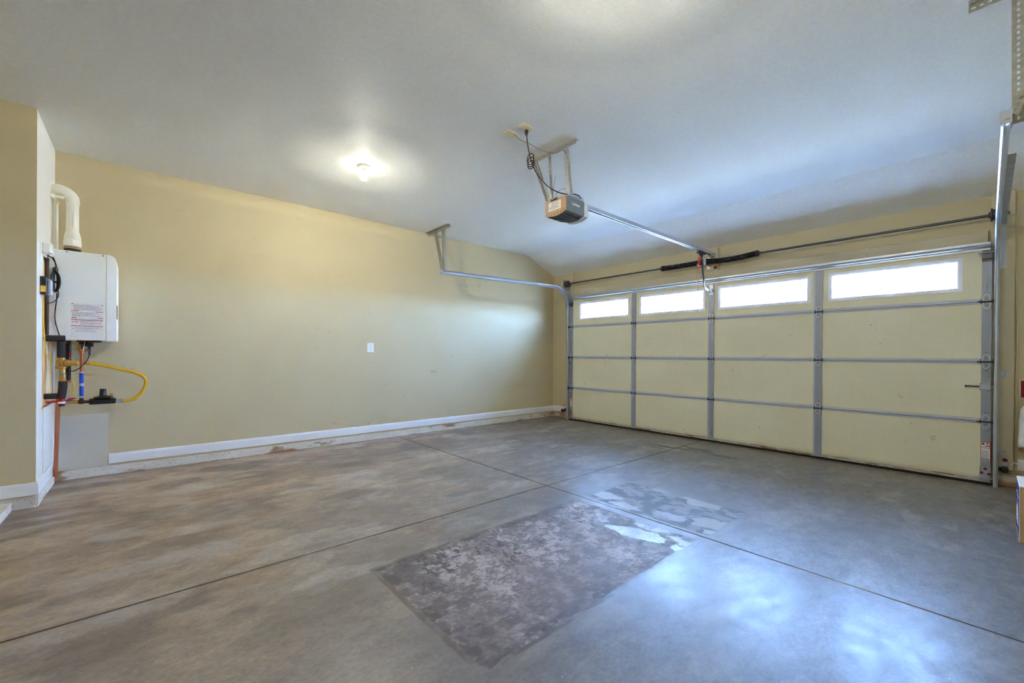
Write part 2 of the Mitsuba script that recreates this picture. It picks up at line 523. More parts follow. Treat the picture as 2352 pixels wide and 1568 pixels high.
MWOOD = mat('stud_wood', mikit.proc(wood_fn), 0.6, 0.2)
MCARD = mat('cardboard', s2l(190, 158, 120), 0.7, 0.2)
MBOXB = mat('box_blue', s2l(24, 62, 150), 0.4, 0.4)
MPAP = mat('white_paper', s2l(232, 228, 226), 0.6, 0.3)
MINK = mat('ink_grey', s2l(150, 150, 152), 0.6, 0.2)
MINKR = mat('ink_red', s2l(200, 30, 34), 0.5, 0.3)
MOR = mat('label_orange', s2l(214, 66, 26), 0.5, 0.3)
MINKD = mat('ink_dark', s2l(52, 50, 50), 0.6, 0.2)
MOPT = mat('opener_tan', s2l(176, 142, 108), 0.45, 0.4)
MOPG = mat('opener_grey', s2l(112, 120, 128), 0.42, 0.4)
MOPU = mat('opener_under', s2l(70, 70, 66), 0.45, 0.4)
MOPL = mat('opener_lens', s2l(206, 214, 218), 0.3, 0.5)
MCORD = mat('brown_cord', s2l(52, 30, 26), 0.5, 0.4)
scene['mat_glass'] = {'type': 'thindielectric', 'int_ior': 1.5}
scene['mat_grille'] = {'type': 'principledthin', 'base_color': col(s2l(225, 230, 238)), 'roughness': 0.5, 'diff_trans': 1.0}
MGL, MGRI = 'mat_glass', 'mat_grille'
MPOR = mat('porcelain', s2l(236, 228, 214), 0.3, 0.5)

# ------------------------------------------------------------------ the setting
JX, JY, JG = 2.819, -3.089, 0.0036
floor = struct('floor', bx(-0.15, XR + 0.15, YK - 0.15, 0.6, -0.2, -0.014), MJ)
for x0, x1 in ((-0.15, JX - JG), (JX + JG, XR + 0.15)):
    for y0, y1 in ((YK - 0.15, JY - JG), (JY + JG, 0.6)):
        part(floor, 'slab', bx(x0, x1, y0, y1, -0.014, 0.0, 0.002), MF)

struct('driveway', bx(-3.0, 9.0, 0.61, 2.3, -0.2, -0.01), mat('driveway', s2l(150, 146, 140), 0.8, 0.2), label='concrete apron outside the garage door')
prof = Polygon([(YK - 0.15, H), (YB, H), (-0.0005, ZS + 0.0002), (-0.0005, ZS + 0.4), (YK - 0.15, ZS + 0.4)])
ceil_mesh = plate(prof, (-0.15, 0, 0), (0, 1, 0), (0, 0, 1), XR + 0.3)
struct('ceiling', ceil_mesh, MC, label='white stippled ceiling with a sloped strip above the garage door')

side = Polygon([(YK, 0), (YK, H), (YB, H), (0, ZS), (0, 0)])
wl = struct('wall_left', plate(side, (-0.12, 0, 0), (0, 1, 0), (0, 0, 1), 0.12), MW)
side_r = Polygon([(YK, 0), (YK, H), (YB, H), (0, ZS), (0, 0)])
struct('wall_right', plate(side_r, (XR, 0, 0), (0, 1, 0), (0, 0, 1), 0.12), MW)
struct('wall_back', bx(-0.12, XR + 0.12, YK - 0.12, YK, 0, H), MW)
OX0, OX1, OZ = 0.52, 5.325, 2.105
front = sbox(-0.12, 0, XR + 0.12, 2.95).difference(sbox(OX0, -0.01, OX1, OZ))
wf = struct('wall_front', plate(front, (0, 0.15, 0), (1, 0, 0), (0, 0, 1), 0.15), MW)
struct('wall_inner', cat(bx(0.70, XP - 0.012, YK, YP - 0.013, 0.097, H), bx(XP - 0.012, XP, YK, YP, 0.097, H)), MW)
HX0, HX1, HZ0, HZ1 = 0.03, 0.60, 0.69, 1.87
ret = sbox(0.0, 0, XP - 0.0122, H).difference(sbox(HX0, HZ0, HX1, HZ1))
wr = struct('wall_return', plate(ret, (0, YP, 0), (1, 0, 0), (0, 0, 1), 0.013), MWW)
MPINE = mat('pine', mikit.proc(pine_fn), 0.6, 0.2)
part(wr, 'cavity_back', bx(0.0, 0.69, YP - 0.12, YP - 0.105, 0.55, 2.05), MWOOD)
part(wr, 'stud', bx(0.565, 0.603, YP - 0.105, YP - 0.0135, 0.56, 2.0, 0.002), MWOOD)
part(wr, 'stud', bx(0.20, 0.238, YP - 0.105, YP - 0.0135, 0.56, 2.0, 0.002), MWOOD)
part(wr, 'blocking', bx(0.24, 0.563, YP - 0.105, YP - 0.016, 0.56, 0.70, 0.002), MWOOD)
part(wr, 'pine_board', bx(0.05, 0.56, YP - 0.030, YP - 0.008, 0.705, 1.855, 0.002), MPINE)
part(wr, 'patch_panel', bx(0.02, 0.545, YP, YP + 0.004, 0.196, HZ0 + 0.006, 0.0015), MWW)


def bb_profile(z0, z1, t=0.014):
    return Polygon([(0, z0), (t, z0), (t, z1 - 0.022), (t * 0.75, z1 - 0.008), (t * 0.45, z1), (0, z1)])


BZ0, BZ1 = 0.108, 0.197
struct('baseboard_left', plate(bb_profile(BZ0, BZ1), (0.0, -0.014, 0), (1, 0, 0), (0, 0, 1), 5.934), MBB)
struct('baseboard_front', plate(bb_profile(BZ0 + 0.004, BZ1 + 0.012), (0.338, 0, 0), (0, -1, 0), (0, 0, 1), 0.323), MBB)
m = plate(bb_profile(0.105, 0.192), (0, YP, 0), (0, 1, 0), (0, 0, 1), XP + 0.013)
struct('baseboard_return', m, MBB)
struct('baseboard_inner', plate(bb_profile(0.105, 0.192), (XP, YP + 0.0, 0), (1, 0, 0), (0, 0, 1), 1.2), MBB)
struct('baseboard_right', plate(bb_profile(0.155, 0.25), (XR - 0.001, 0, 0), (0, -1, 0), (0, 0, 1), XR - 5.512), MBB)


def rough_box(x0, x1, y0, y1, z0, z1, amp=0.004, res=0.03, seed=0):
    m = bx(x0, x1, y0, y1, z0, z1)
    m = m.subdivide_to_size(res, max_iter=20)
    n = meshkit.fbm(np.array(m.vertices) * [18, 18, 30], octaves=3, seed=seed) - 0.5
    c = np.array([(x0 + x1) / 2, (y0 + y1) / 2, (z0 + z1) / 2])
    v = np.array(m.vertices)
    d = np.sign(v - c)
    d[:, 2] = np.where(v[:, 2] > z0 + 0.005, d[:, 2], 0)
    m.vertices = v + d * n[:, None] * amp * [1, 1, 1]
    return m


part(wl, 'foundation_curb', rough_box(-0.02, 0.010, YP, 0.0, 0.0, 0.086, seed=1), MCURB, 40)
part(wf, 'foundation_curb', rough_box(0.011, 0.338, -0.012, 0.02, 0.0, 0.098, seed=2), MCURB, 40)
part(wf, 'foundation_curb', rough_box(5.352, XR, -0.026, 0.02, 0.0, 0.143, amp=0.010, seed=3), MCURB, 40)
part(wr, 'foundation_curb', rough_box(0.011, XP - 0.02, YP - 0.013, YP + 0.008, 0.0, 0.10, seed=4), MCURB, 40)
part('wall_inner', 'foundation_curb', rough_box(0.69, XP - 0.012, YP - 1.2, YP - 0.002, 0.0, 0.0965, seed=5), MCURB, 40)

# boards round the door
struct('trim_1', bx(0.341, 0.502, -0.038, -0.0002, 0.0, 2.572, 0.003), MBRD, label='painted board beside the left end of the garage door')
struct('trim_2', bx(5.349, 5.488, -0.038, -0.0002, 0.147, 2.59, 0.003), MBRD, label='painted board beside the right end of the garage door')
struct('trim_3', bx(0.504, 5.332, -0.036, -0.0002, 2.06, 2.267, 0.003), MBRD, label='long painted header board above the garage door')
struct('trim_4', bx(2.845, 2.98, -0.038, -0.0002, 2.269, 2.562, 0.003), MBRD, label='short painted board behind the spring bracket')

part('trim_1', 'weatherstrip', bx(0.5025, 0.5195, -0.0428, -0.0002, 0.0, 2.10), MRUB)
part('trim_2', 'weatherstrip', bx(5.3255, 5.3485, -0.0428, -0.0002, 0.0, 2.10), MRUB)
part('trim_3', 'weatherstrip', bx(0.5200, 5.3250, -0.0428, -0.0362, 2.07, 2.10), MRUB)

# access panel on the left wall
part(wl, 'access_panel', bx(0.0, 0.004, -6.264, -5.952, 0.089, 0.572, 0.0015), mat('access_panel', s2l(204, 198, 182), 0.5, 0.3))

single('concrete_step', rough_box(0.80, 1.75, YK + 0.02, -6.405, 0.0, 0.068, amp=0.004, seed=7), MCURB,
       'low whitish concrete step on the floor below the white baseboard at the left edge', 'step', 40)

# ------------------------------------------------------------------ garage door
Z0, S = 0.0266, 0.5334
DX0, DX1 = 0.487, 5.357
YO, YPN, YR, YST = -0.043, -0.080, -0.086, -0.090   # outside face, panel face, rail face, stile face
STX = [1.7618, 2.9256, 4.0950]
WINS = [(0.692, 1.683), (1.848, 2.845), (3.004, 4.017), (4.176, 5.180)]
WZ0, WZ1 = 1.733, 2.042
door = struct('door_1', None, None, label='four-section cream garage door with galvanized ribs and a row of windows')
holes = [sbox(a + 0.028, WZ0 + 0.026, b - 0.028, WZ1 - 0.026) for a, b in WINS]
pan_x = [DX0 + 0.050] + STX + [DX1 - 0.05]
for k in range(4):
    z0, z1 = Z0 + S * k, Z0 + S * (k + 1)
    sk = sbox(DX0, z0 - (0.003 if k == 0 else 0), DX1, z1)
    if k == 3:
        sk = sk.difference(unary_union(holes))
    sec = part(door, 'section', plate(sk, (0, YO, 0), (1, 0, 0), (0, 0, 1), 0.004), MSTILE)
    for i in range(4):
        a, b = pan_x[i] + 0.01, pan_x[i + 1] - 0.01
        pp = sbox(a, z0 + 0.018, b, z1 - 0.015)
        if k == 3:
            pp = pp.difference(holes[i])
        part(sec, 'panel', plate(pp, (0, -0.048, 0), (1, 0, 0), (0, 0, 1), 0.032), MP)
    rp = Polygon([(0.042, 0), (0.086, 0), (0.0875, 0.004), (0.0875, 0.014), (0.0855, 0.022), (0.0855, 0.026), (0.079, 0.026), (0.079, 0.004), (0.042, 0.004)])
    part(sec, 'rail', prism(rp, (DX0, 0, z0 + 0.0015), (DX1, 0, z0 + 0.0015), (0, -1, 0)) if k else None, MRAIL) if k else None
    tp = Polygon([(0.042, -0.0), (0.0875, 0), (0.0875, -0.006), (0.0855, -0.017), (0.079, -0.017), (0.079, -0.004), (0.042, -0.004)])
    if k < 3:
        part(sec, 'rail', prism(tp, (DX0, 0, z1 - 0.0015), (DX1, 0, z1 - 0.0015), (0, -1, 0)), MRAIL)
    for j, x in enumerate([0.519] + STX + [5.3265]):
        w = 0.064 if 0 < j < 4 else 0.060
        zt = z1 - 0.002 if k < 3 else z1 - 0.075
        sp = [sbox(x - w / 2, z0 + 0.002, x + w / 2, zt)]
        hh = []
        zc = (z0 + z1) / 2
        for dx, dz in ((0, 0.03), (0, 0.012), (-0.018, 0.0), (0.018, 0.0), (0, -0.018), (0, 0.09), (-0.008, 0.13), (0.006, 0.15), (0, -0.12), (0, -0.14), (0, -0.16), (0.016, -0.135)):
            hh.append(Point(x + dx, zc + dz).buffer(0.0036, quad_segs=2))
        sp = sp[0].difference(unary_union(hh))
        m = plate(sp, (0, YST + 0.0025, 0), (1, 0, 0), (0, 0, 1), 0.0025)
        m = cat(m, bx(x - w / 2, x - w / 2 + 0.003, YST + 0.0026, -0.0478, z0 + 0.002, zt), bx(x + w / 2 - 0.003, x + w / 2, YST + 0.0026, -0.0478, z0 + 0.002, zt))
        st = part(sec, 'stile', m, MSTILE)
        if 0 < j < 4:
            part(sec, 'stile_flange', bx(x - w / 2 - 0.017, x - w / 2 - 0.0005, -0.0845, -0.0805, z0 + 0.028, zt - 0.02), MRAIL)
    if k == 3:
        for (a, b), h in zip(WINS, holes):
            fr = sbox(a, WZ0, b, WZ1).difference(sbox(a + 0.030, WZ0 + 0.028, b - 0.030, WZ1 - 0.028))
            f1 = plate(fr, (0, -0.0805, 0), (1, 0, 0), (0, 0, 1), 0.006)
            fi = sbox(a + 0.006, WZ0 + 0.006, b - 0.006, WZ1 - 0.006).difference(sbox(a + 0.020, WZ0 + 0.019, b - 0.020, WZ1 - 0.019))
            f2 = plate(fi, (0, -0.0864, 0), (1, 0, 0), (0, 0, 1), 0.0035)
            fd = sbox(a + 0.0285, WZ0 + 0.0265, b - 0.0285, WZ1 - 0.0265).difference(sbox(a + 0.036, WZ0 + 0.034, b - 0.036, WZ1 - 0.034))
            f3 = plate(fd, (0, -0.040, 0), (1, 0, 0), (0, 0, 1), 0.0405)
            part(sec, 'window_frame', cat(f1, f2, f3), MWF)
            part(sec, 'window_pane', place(trimesh.Trimesh([[0, 0, 0], [b - a - 0.07, 0, 0], [b - a - 0.07, WZ1 - WZ0 - 0.066, 0], [0, WZ1 - WZ0 - 0.066, 0]], [[0, 1, 2], [0, 2, 3]], process=False),
                                            (a + 0.035, -0.060, WZ0 + 0.033), (1, 0, 0), (0, 0, 1)), MGL)
        # thin decorative inserts behind the glass
        def insert(pts_):
            part(sec, 'window_insert', plate(Polygon(pts_), (0, -0.0485, 0), (1, 0, 0), (0, 0, 1), 0.0015), MGRI)
        zt, zb = WZ1 - 0.036, WZ0
        insert([(0.735, zt - 0.045), (0.735, zt - 0.095), (0.785, zt - 0.085), (0.775, zt - 0.04)])
        insert([(1.55, zt - 0.01), (1.60, zt - 0.01), (1.645, zt - 0.05), (1.60, zt - 0.085)])
        insert([(2.79 - 0.10, zt), (2.79 - 0.06, zt), (2.808, zt - 0.026), (2.808, zt - 0.042)])
        insert([(3.042, zt - 0.11), (3.042, zt - 0.095), (3.06, zt - 0.05), (3.066, zt), (3.078, zt), (3.072, zt - 0.055)])
        insert([(3.80, zt), (3.84, zt), (3.978, zt - 0.05), (3.978, zt - 0.092)])
        insert([(4.215, zt - 0.055), (4.255, zt - 0.01), (4.262, zt - 0.058)])


def leaf(zs):
    """half a hinge above (zs=1) or below (zs=-1) the joint, in local x, z"""
    o = Polygon([(-0.029, 0.004), (0.029, 0.004), (0.030, 0.03), (0.022, 0.058), (0.008, 0.082), (-0.008, 0.082), (-0.022, 0.058), (-0.030, 0.03)])
    o = o.difference(unary_union([Point(0, 0.030).buffer(0.004, quad_segs=2)]))
    rib = LineString([(-0.021, 0.010), (-0.021, 0.036), (-0.012, 0.058), (0, 0.066), (0.012, 0.058), (0.021, 0.036), (0.021, 0.010)]).buffer(0.0035, quad_segs=1)
    if zs < 0:
        o, rib = affinity.scale(o, 1, -1, origin=(0, 0)), affinity.scale(rib, 1, -1, origin=(0, 0))
    return o, rib


def hinge_mesh(x, z):
    ms = []
    for zs in (1, -1):
        o, r = leaf(zs)
        ms.append(plate(o, (x, YST + 0.0, z), (1, 0, 0), (0, 0, 1), 0.004))
    return cat(*ms)


for j, x in enumerate([0.519] + STX + [5.3265]):
    for k in (1, 2, 3):
        z = Z0 + S * k
        h = part(door, 'hinge', hinge_mesh(x, z), MSTILE)
        for zs in (1, -1):
            part(h, 'rib', plate(leaf(zs)[1], (x, YST - 0.004, z), (1, 0, 0), (0, 0, 1), 0.009), MHNG)
        for dz in (0.074, 0.030, -0.030, -0.074):
            part(h, 'washer', lathe([(0.001, 0), (0.0085, 0), (0.0085, 0.0015), (0.001, 0.0015)], (x, YST - 0.004, z + dz), (0, -1, 0), 12), MDK)
            part(h, 'bolt', cyl((x, YST - 0.0055, z + dz), (x, YST - 0.010, z + dz), 0.0055, 8), MHNG)
        part(h, 'hinge_pin', cat(cyl((x - 0.038, YST - 0.011, z), (x + 0.038, YST - 0.011, z), 0.0065, 10),
                                 bx(x - 0.037, x - 0.033, YST - 0.018, YST, z - 0.018, z + 0.022), bx(x + 0.033, x + 0.037, YST - 0.018, YST, z - 0.018, z + 0.022)), MDK, 40)
        if j in (0, 4):
            s = -1 if j == 0 else 1
            part(h, 'roller', cat(cyl((x - s * 0.055, YST - 0.025, z), (x + s * 0.062, YST - 0.025, z), 0.0055, 10),
                                  lathe([(0.008, 0), (0.021, 0), (0.023, 0.005), (0.021, 0.012), (0.008, 0.012)], (x + s * 0.052, YST - 0.025, z), (s, 0, 0), 18)), MDK, 40)

# top rib, top roller brackets
hat = Polygon([(0.0, 0.0), (0.004, 0.0), (0.004, 0.016), (0.034, 0.022), (0.040, 0.026), (0.034, 0.030), (0.036, 0.036), (0.040, 0.040), (0.034, 0.046), (0.004, 0.052), (0.004, 0.072), (0.0, 0.072),
               (0.0, 0.050), (0.031, 0.044), (0.033, 0.040), (0.031, 0.036), (0.031, 0.030), (0.033, 0.026), (0.031, 0.024), (0.0, 0.018)])
part(door, 'top_rib', prism(affinity.translate(hat, 0, 0), (0.500, YST - 0.001, 2.086), (5.347, YST - 0.001, 2.086), (0, -1, 0)), MGB)
for x, s in ((0.519, -1), (5.3265, 1)):
    b = part(door, 'top_bracket', cat(bx(x - 0.030, x + 0.030, YST - 0.005, YST - 0.001, 1.985, 2.084), bx(x - 0.031, x + 0.031, YST - 0.030, YST - 0.0055, 2.006, 2.012),
                                      bx(x - 0.031, x + 0.031, YST - 0.030, YST - 0.026, 2.012, 2.050), hexbolt((x, YST - 0.005, 1.993), (0, -1, 0))), MSH)
    part(b, 'roller', cat(cyl((x - s * 0.055, YST - 0.024, 2.060), (x + s * 0.062, YST - 0.024, 2.060), 0.0055, 10),
                          lathe([(0.008, 0), (0.021, 0), (0.023, 0.005), (0.021, 0.012), (0.008, 0.012)], (x + s * 0.052, YST - 0.024, 2.060), (s, 0, 0), 18)), MG, 40)
    bb = part(door, 'bottom_bracket', cat(bx(x - 0.036, x + 0.034, YST - 0.006, YST - 0.001, 0.068, 0.155, 0.002), bx(x - 0.028, x + 0.022, YST - 0.004, YST - 0.001, 0.155, 0.238, 0.001),
                                          cyl((x - 0.06, YST - 0.020, 0.066), (x + 0.05, YST - 0.020, 0.060), 0.004, 8), bx(x - 0.02, x + 0.02, YST - 0.026, YST - 0.001, 0.050, 0.072),
                                          hexbolt((x, YST - 0.004, 0.172), (0, -1, 0), 0.006), hexbolt((x, YST - 0.004, 0.218), (0, -1, 0), 0.006)), MG)
    for dx, dz in ((0, 0.143), (-0.022, 0.105), (0.022, 0.100)):
        part(bb, 'red_bolt', lathe([(0.011, 0), (0.011, 0.003), (0.008, 0.006), (0.001, 0.007)], (x + dx, YST - 0.006, dz), (0, -1, 0), 12), MDR, 30)
    # paper warning label on the end rib
    lb = part(door, 'warning_label', bx(x - 0.029, x + 0.030, YST - 0.0008, YST - 0.0001, 0.205, 0.384), MPAP, label='orange and white warning label')
    fr = sbox(-0.029, 0.205, 0.030, 0.384).difference(unary_union([sbox(-0.0255, 0.329, 0.0265, 0.376), sbox(-0.0255, 0.209, 0.0265, 0.324)]))
    part(lb, 'border', plate(fr, (x, YST - 0.0008, 0), (1, 0, 0), (0, 0, 1), 0.0006), MOR)
    lines = [sbox(-0.022, 0.225 + i * 0.0085, 0.020, 0.2285 + i * 0.0085) for i in range(10)] + [sbox(-0.022, 0.336 + i * 0.008, 0.006 + 0.008 * (i % 2), 0.339 + i * 0.008) for i in range(2)]
    part(lb, 'print', plate(unary_union(lines), (x, YST - 0.0008, 0), (1, 0, 0), (0, 0, 1), 0.0005), MINK)
    logo = [sbox(-0.022, 0.353, -0.008, 0.371).difference(sbox(-0.019, 0.353, -0.014, 0.360)), sbox(0.002, 0.360, 0.022, 0.364), sbox(0.002, 0.367, 0.020, 0.371), LineString([(0.004, 0.338), (0.012, 0.350), (0.020, 0.340), (0.024, 0.346)]).buffer(0.003)]
    part(lb, 'symbol', plate(unary_union(logo), (x, YST - 0.0008, 0), (1, 0, 0), (0, 0, 1), 0.0005), MINKD)

part(door, 'bottom_retainer', prism(Polygon([(0.040, 0), (0.091, 0), (0.091, 0.004), (0.0875, 0.005), (0.0875, 0.028), (0.084, 0.028), (0.084, 0.005), (0.040, 0.005)]), (DX0, 0, 0.024), (DX1, 0, 0.024), (0, -1, 0)), mat('dirty_rail', mikit.proc(dirty_fn), 0.5, 0.3))
part(door, 'weather_seal', prism(Polygon([(0.044, 0.024), (0.044, 0.006), (0.052, 0.0), (0.078, 0.0), (0.089, 0.006), (0.089, 0.024)]), (DX0, 0, 0), (DX1, 0, 0), (0, -1, 0)), MRUB)
xh = STX[1]
hd = part(door, 'lift_handle', cat(bx(xh - 0.020, xh + 0.020, YST - 0.004, YST - 0.0005, 0.080, 0.212, 0.0015), hexbolt((xh, YST - 0.004, 0.203), (0, -1, 0), 0.007), hexbolt((xh, YST - 0.004, 0.088), (0, -1, 0), 0.006)), MG)
part(hd, 'grip', tube(np.array([(xh, YST - 0.005 - 0.028 * math.sin(math.pi * t), 0.182 - 0.082 * t) for t in np.linspace(0, 1, 13)]), 0.010, 12), MGB, True)
xl = 5.3205
lk = part(door, 'slide_lock', cat(bx(xl - 0.034, xl + 0.034, YST - 0.026, YST - 0.0005, 0.843, 0.897, 0.003), bx(xl - 0.030, xl + 0.030, YST - 0.004, YST - 0.0005, 0.834, 0.906, 0.001),
                                  hexbolt((xl - 0.018, YST - 0.004, 0.902), (0, -1, 0), 0.005), hexbolt((xl + 0.018, YST - 0.004, 0.902), (0, -1, 0), 0.005)), MG)
part(lk, 'lock_bar', cat(bx(5.205, xl - 0.0345, YST - 0.016, YST - 0.010, 0.867, 0.879, 0.001), bx(5.199, 5.209, YST - 0.030, YST - 0.008, 0.863, 0.883, 0.002)), MDK)
part(lk, 'lock_tongue', bx(xl + 0.0345, 5.368, YST - 0.016, YST - 0.010, 0.865, 0.881, 0.001), MGB)

# ------------------------------------------------------------------ tracks
cprof = LineString([(-0.020, 0.017), (-0.025, 0.010), (-0.025, 0.0), (-0.018, -0.011), (0.018, -0.011), (0.025, 0.0), (0.025, 0.010), (0.020, 0.017)]).buffer(0.0012, cap_style=2, join_style=2)
YT = -0.115


def track_path():
    R = 0.34
    pts = [(YT, z) for z in np.linspace(0.0, 1.955, 12)]
    for t in np.linspace(0, 1, 15)[1:]:
        a = t * math.radians(91.2)
        pts.append((YT - R * (1 - math.cos(a)), 1.955 + R * math.sin(a)))
    y0, z0 = pts[-1]
    for t in np.linspace(0, 1, 10)[1:]:
        pts.append((y0 + (-2.665 - y0) * t, z0 + (2.243 - z0) * t))
    return pts


for xt, s, lab in ((0.462, 1, 'left garage door track, curving up and back along the plain left wall'), (5.388, -1, 'right garage door track, running up past the spring shaft towards the camera')):
    tk = thing('garage_door_track', lab, 'track')
    path = np.array([(xt, y, z) for y, z in track_path()])
    part(tk, 'rail', sweep(cprof, path, (s, 0, 0)), MGB, 25)
    o = -s
    # reinforcing angle along the horizontal run
    part(tk, 'rail_angle', cat(bx(xt + o * 0.013, xt + o * 0.0155, -1.95, -0.05, 2.268, 2.306), bx(xt + o * 0.0156, xt + o * 0.050, -1.95, -0.05, 2.3035, 2.306)), MG)
    part(tk, 'flag_bracket', cat(bx(xt + o * 0.012, xt + o * 0.050, -0.0415, -0.0385, 1.915, 2.30), bx(xt + o * 0.012, xt + o * 0.0145, -0.16, -0.0416, 1.96, 2.26),
                                 hexbolt((xt + o * 0.033, -0.0415, 1.945), (0, -1, 0), 0.007), hexbolt((xt + o * 0.033, -0.0415, 2.19), (0, -1, 0), 0.007)), MGB)
    for zb in (0.285, 0.99):
        m = plate(sbox(0.010, -0.030, 0.056, 0.030).difference(affinity.scale(Point(0.036, 0).buffer(1, quad_segs=3), 0.013, 0.005)), (xt, -0.0385, zb), (o, 0, 0), (0, 0, 1), 0.003)
        if o < 0:
            m.apply_translation((0, -0.003, 0))
        else:
            m.apply_translation((0, 0, 0))
        part(tk, 'jamb_bracket', cat(m, bx(xt + o * 0.012, xt + o * 0.0145, -0.115, -0.042, zb - 0.028, zb + 0.028)), MG)
        part(tk, 'bolt', hexbolt((xt + o * 0.036, -0.0415, zb), (0, -1, 0), 0.006), MHNG)
    ys = -2.645
    if s > 0:
        b0, b1, t1, t2 = -0.0 + 0.004, 0.580, 0.395, 0.222
    else:
        b0, b1, t1, t2 = 5.262, 5.856, 5.400, 5.628
    part(tk, 'ceiling_angle', perf_angle((b0, ys, H - 0.002), (b1, ys, H - 0.002), (0, 0, -1), (0, -1, 0), 0.036, 0.045), MA)
    xo = xt + o * 0.016
    part(tk, 'hanger_strap', perf_angle((t1, ys + 0.004, H - 0.010), (xo, ys + 0.004, 2.225), (o, 0, 0), (0, 1, 0), 0.040, 0.036), MA)
    part(tk, 'hanger_strap', perf_angle((t2, ys - 0.004, H - 0.012), (xo + o * 0.012, ys - 0.004, 2.232), (-o, 0, 0), (0, -1, 0), 0.036, 0.032), MA)
    part(tk, 'end_bracket', cat(bx(xt - s * 0.012, xt - s * 0.0155, -2.70, -2.62, 2.215, 2.275), bx(xt - s * 0.0157, xt + s * 0.022, -2.702, -2.699, 2.215, 2.275), hexbolt((xt + s * 0.002, -2.702, 2.240), (0, -1, 0), 0.007, 0.007)), MGB)

# ------------------------------------------------------------------ spring shaft
sp_ = thing('torsion_spring_shaft', 'long steel shaft with two black coil springs above the garage door', 'spring shaft')
YS, ZSH = -0.125, 2.378
part(sp_, 'shaft', cyl((0.385, YS, ZSH + 0.006), (5.455, YS, ZSH), 0.0127, 14), MSH, 40)


def coil(x0, x1, sag, r=0.031, w=0.0038, pitch=0.0078):
    n = int(abs(x1 - x0) / pitch)
    k = n * 14
    t = np.linspace(0, 1, k)
    a = t * n * 2 * math.pi
    rr = r * (1 + 0.10 * (np.exp(-t * 40) + np.exp(-(1 - t) * 40)))
    pts = np.stack([x0 + (x1 - x0) * t, YS + rr * np.cos(a), ZSH + 0.002 - sag * np.sin(math.pi * t) + rr * np.sin(a)], 1)
    return tube(pts, w, 5)


part(sp_, 'spring', coil(2.262, 2.835, 0.004), MSPR, True)
part(sp_, 'spring', coil(2.880, 3.460, 0.020), MSPR, True)
for x, s in ((2.250, -1), (3.475, 1)):
    part(sp_, 'winding_cone', lathe([(0.014, -0.004), (0.037, -0.004), (0.038, 0.010), (0.030, 0.014), (0.033, 0.020), (0.022, 0.026), (0.020, 0.036), (0.014, 0.036)], (x, YS, ZSH + 0.002), (s, 0, 0), 16), MDK)
part(sp_, 'center_bracket', cat(bx(2.835, 2.882, -0.043, -0.0385, 2.290, 2.452, 0.001), bx(2.851, 2.863, YS - 0.02, -0.0431, 2.335, 2.425, 0.001),
                               lathe([(0.014, -0.006), (0.040, -0.006), (0.042, 0.0), (0.040, 0.006), (0.014, 0.006)], (2.842, YS, ZSH + 0.002), (1, 0, 0), 20),
                               lathe([(0.014, -0.006), (0.040, -0.006), (0.042, 0.0), (0.040, 0.006), (0.014, 0.006)], (2.872, YS, ZSH + 0.002), (1, 0, 0), 20),
                               hexbolt((2.845, -0.043, 2.305), (0, -1, 0), 0.009)), MG)
part(sp_, 'red_tag', bx(2.925, 2.972, -0.0395, -0.0382, 2.285, 2.322), MDR, label='small red label below the springs')
for x, s in ((0.447, 1), (5.372, -1)):
    part(sp_, 'cable_drum', lathe([(0.014, -0.030), (0.050, -0.030), (0.054, -0.026), (0.047, -0.020), (0.046, 0.012), (0.058, 0.018), (0.058, 0.026), (0.030, 0.028), (0.026, 0.036), (0.014, 0.036)], (x, YS, ZSH + 0.003), (s, 0, 0), 24), MSH, 30)
    part(sp_, 'drum_hub', lathe([(0.0135, 0.0361), (0.0245, 0.0361), (0.0245, 0.0395), (0.0135, 0.0395)], (x, YS, ZSH + 0.003), (s, 0, 0), 16), MDR)
    part(sp_, 'end_bearing', cat(bx(x - s * 0.036, x - s * 0.040, -0.20, -0.0385, 2.30, 2.45, 0.001), lathe([(0.0135, 0), (0.024, 0), (0.024, 0.008), (0.0135, 0.008)], (x - s * 0.041, YS, ZSH + 0.003), (-s, 0, 0), 16)), MG)
    part(sp_, 'lift_cable', cyl((x - s * 0.010, YS - 0.047, ZSH), ((0.4825 if s > 0 else 5.3615), YS + 0.012, 0.075), 0.0014, 6), MDK)

# ------------------------------------------------------------------ opener
op = thing('garage_door_opener', 'grey ceiling-hung garage door opener with tan back and long steel rail', 'opener')
XO = 2.920
ox0, ox1, oy0, oy1, oz0, oz1 = 2.806, 3.036, -3.112, -2.872, 2.322, 2.446


def belly(x0, x1, z0, z1, sag, n=12, inset=0.0):
    t = np.linspace(0, 1, n)
    low = [(x0 + (x1 - x0) * a, z0 - sag * 4 * a * (1 - a)) for a in t]
    return Polygon(low + [(x1, z1), (x0, z1)])


part(op, 'back_cover', plate(belly(ox0, ox1, oz0, oz1, 0.022), (0, oy0 + 0.012, 0), (1, 0, 0), (0, 0, 1), 0.012), MOPT)
hs = [belly(ox0 + 0.001, ox1 - 0.001, oz0 + 0.001, oz1 - 0.001, 0.022)]
part(op, 'housing', plate(hs[0], (0, oy1, 0), (1, 0, 0), (0, 0, 1), oy1 - oy0 - 0.013), MOPG)
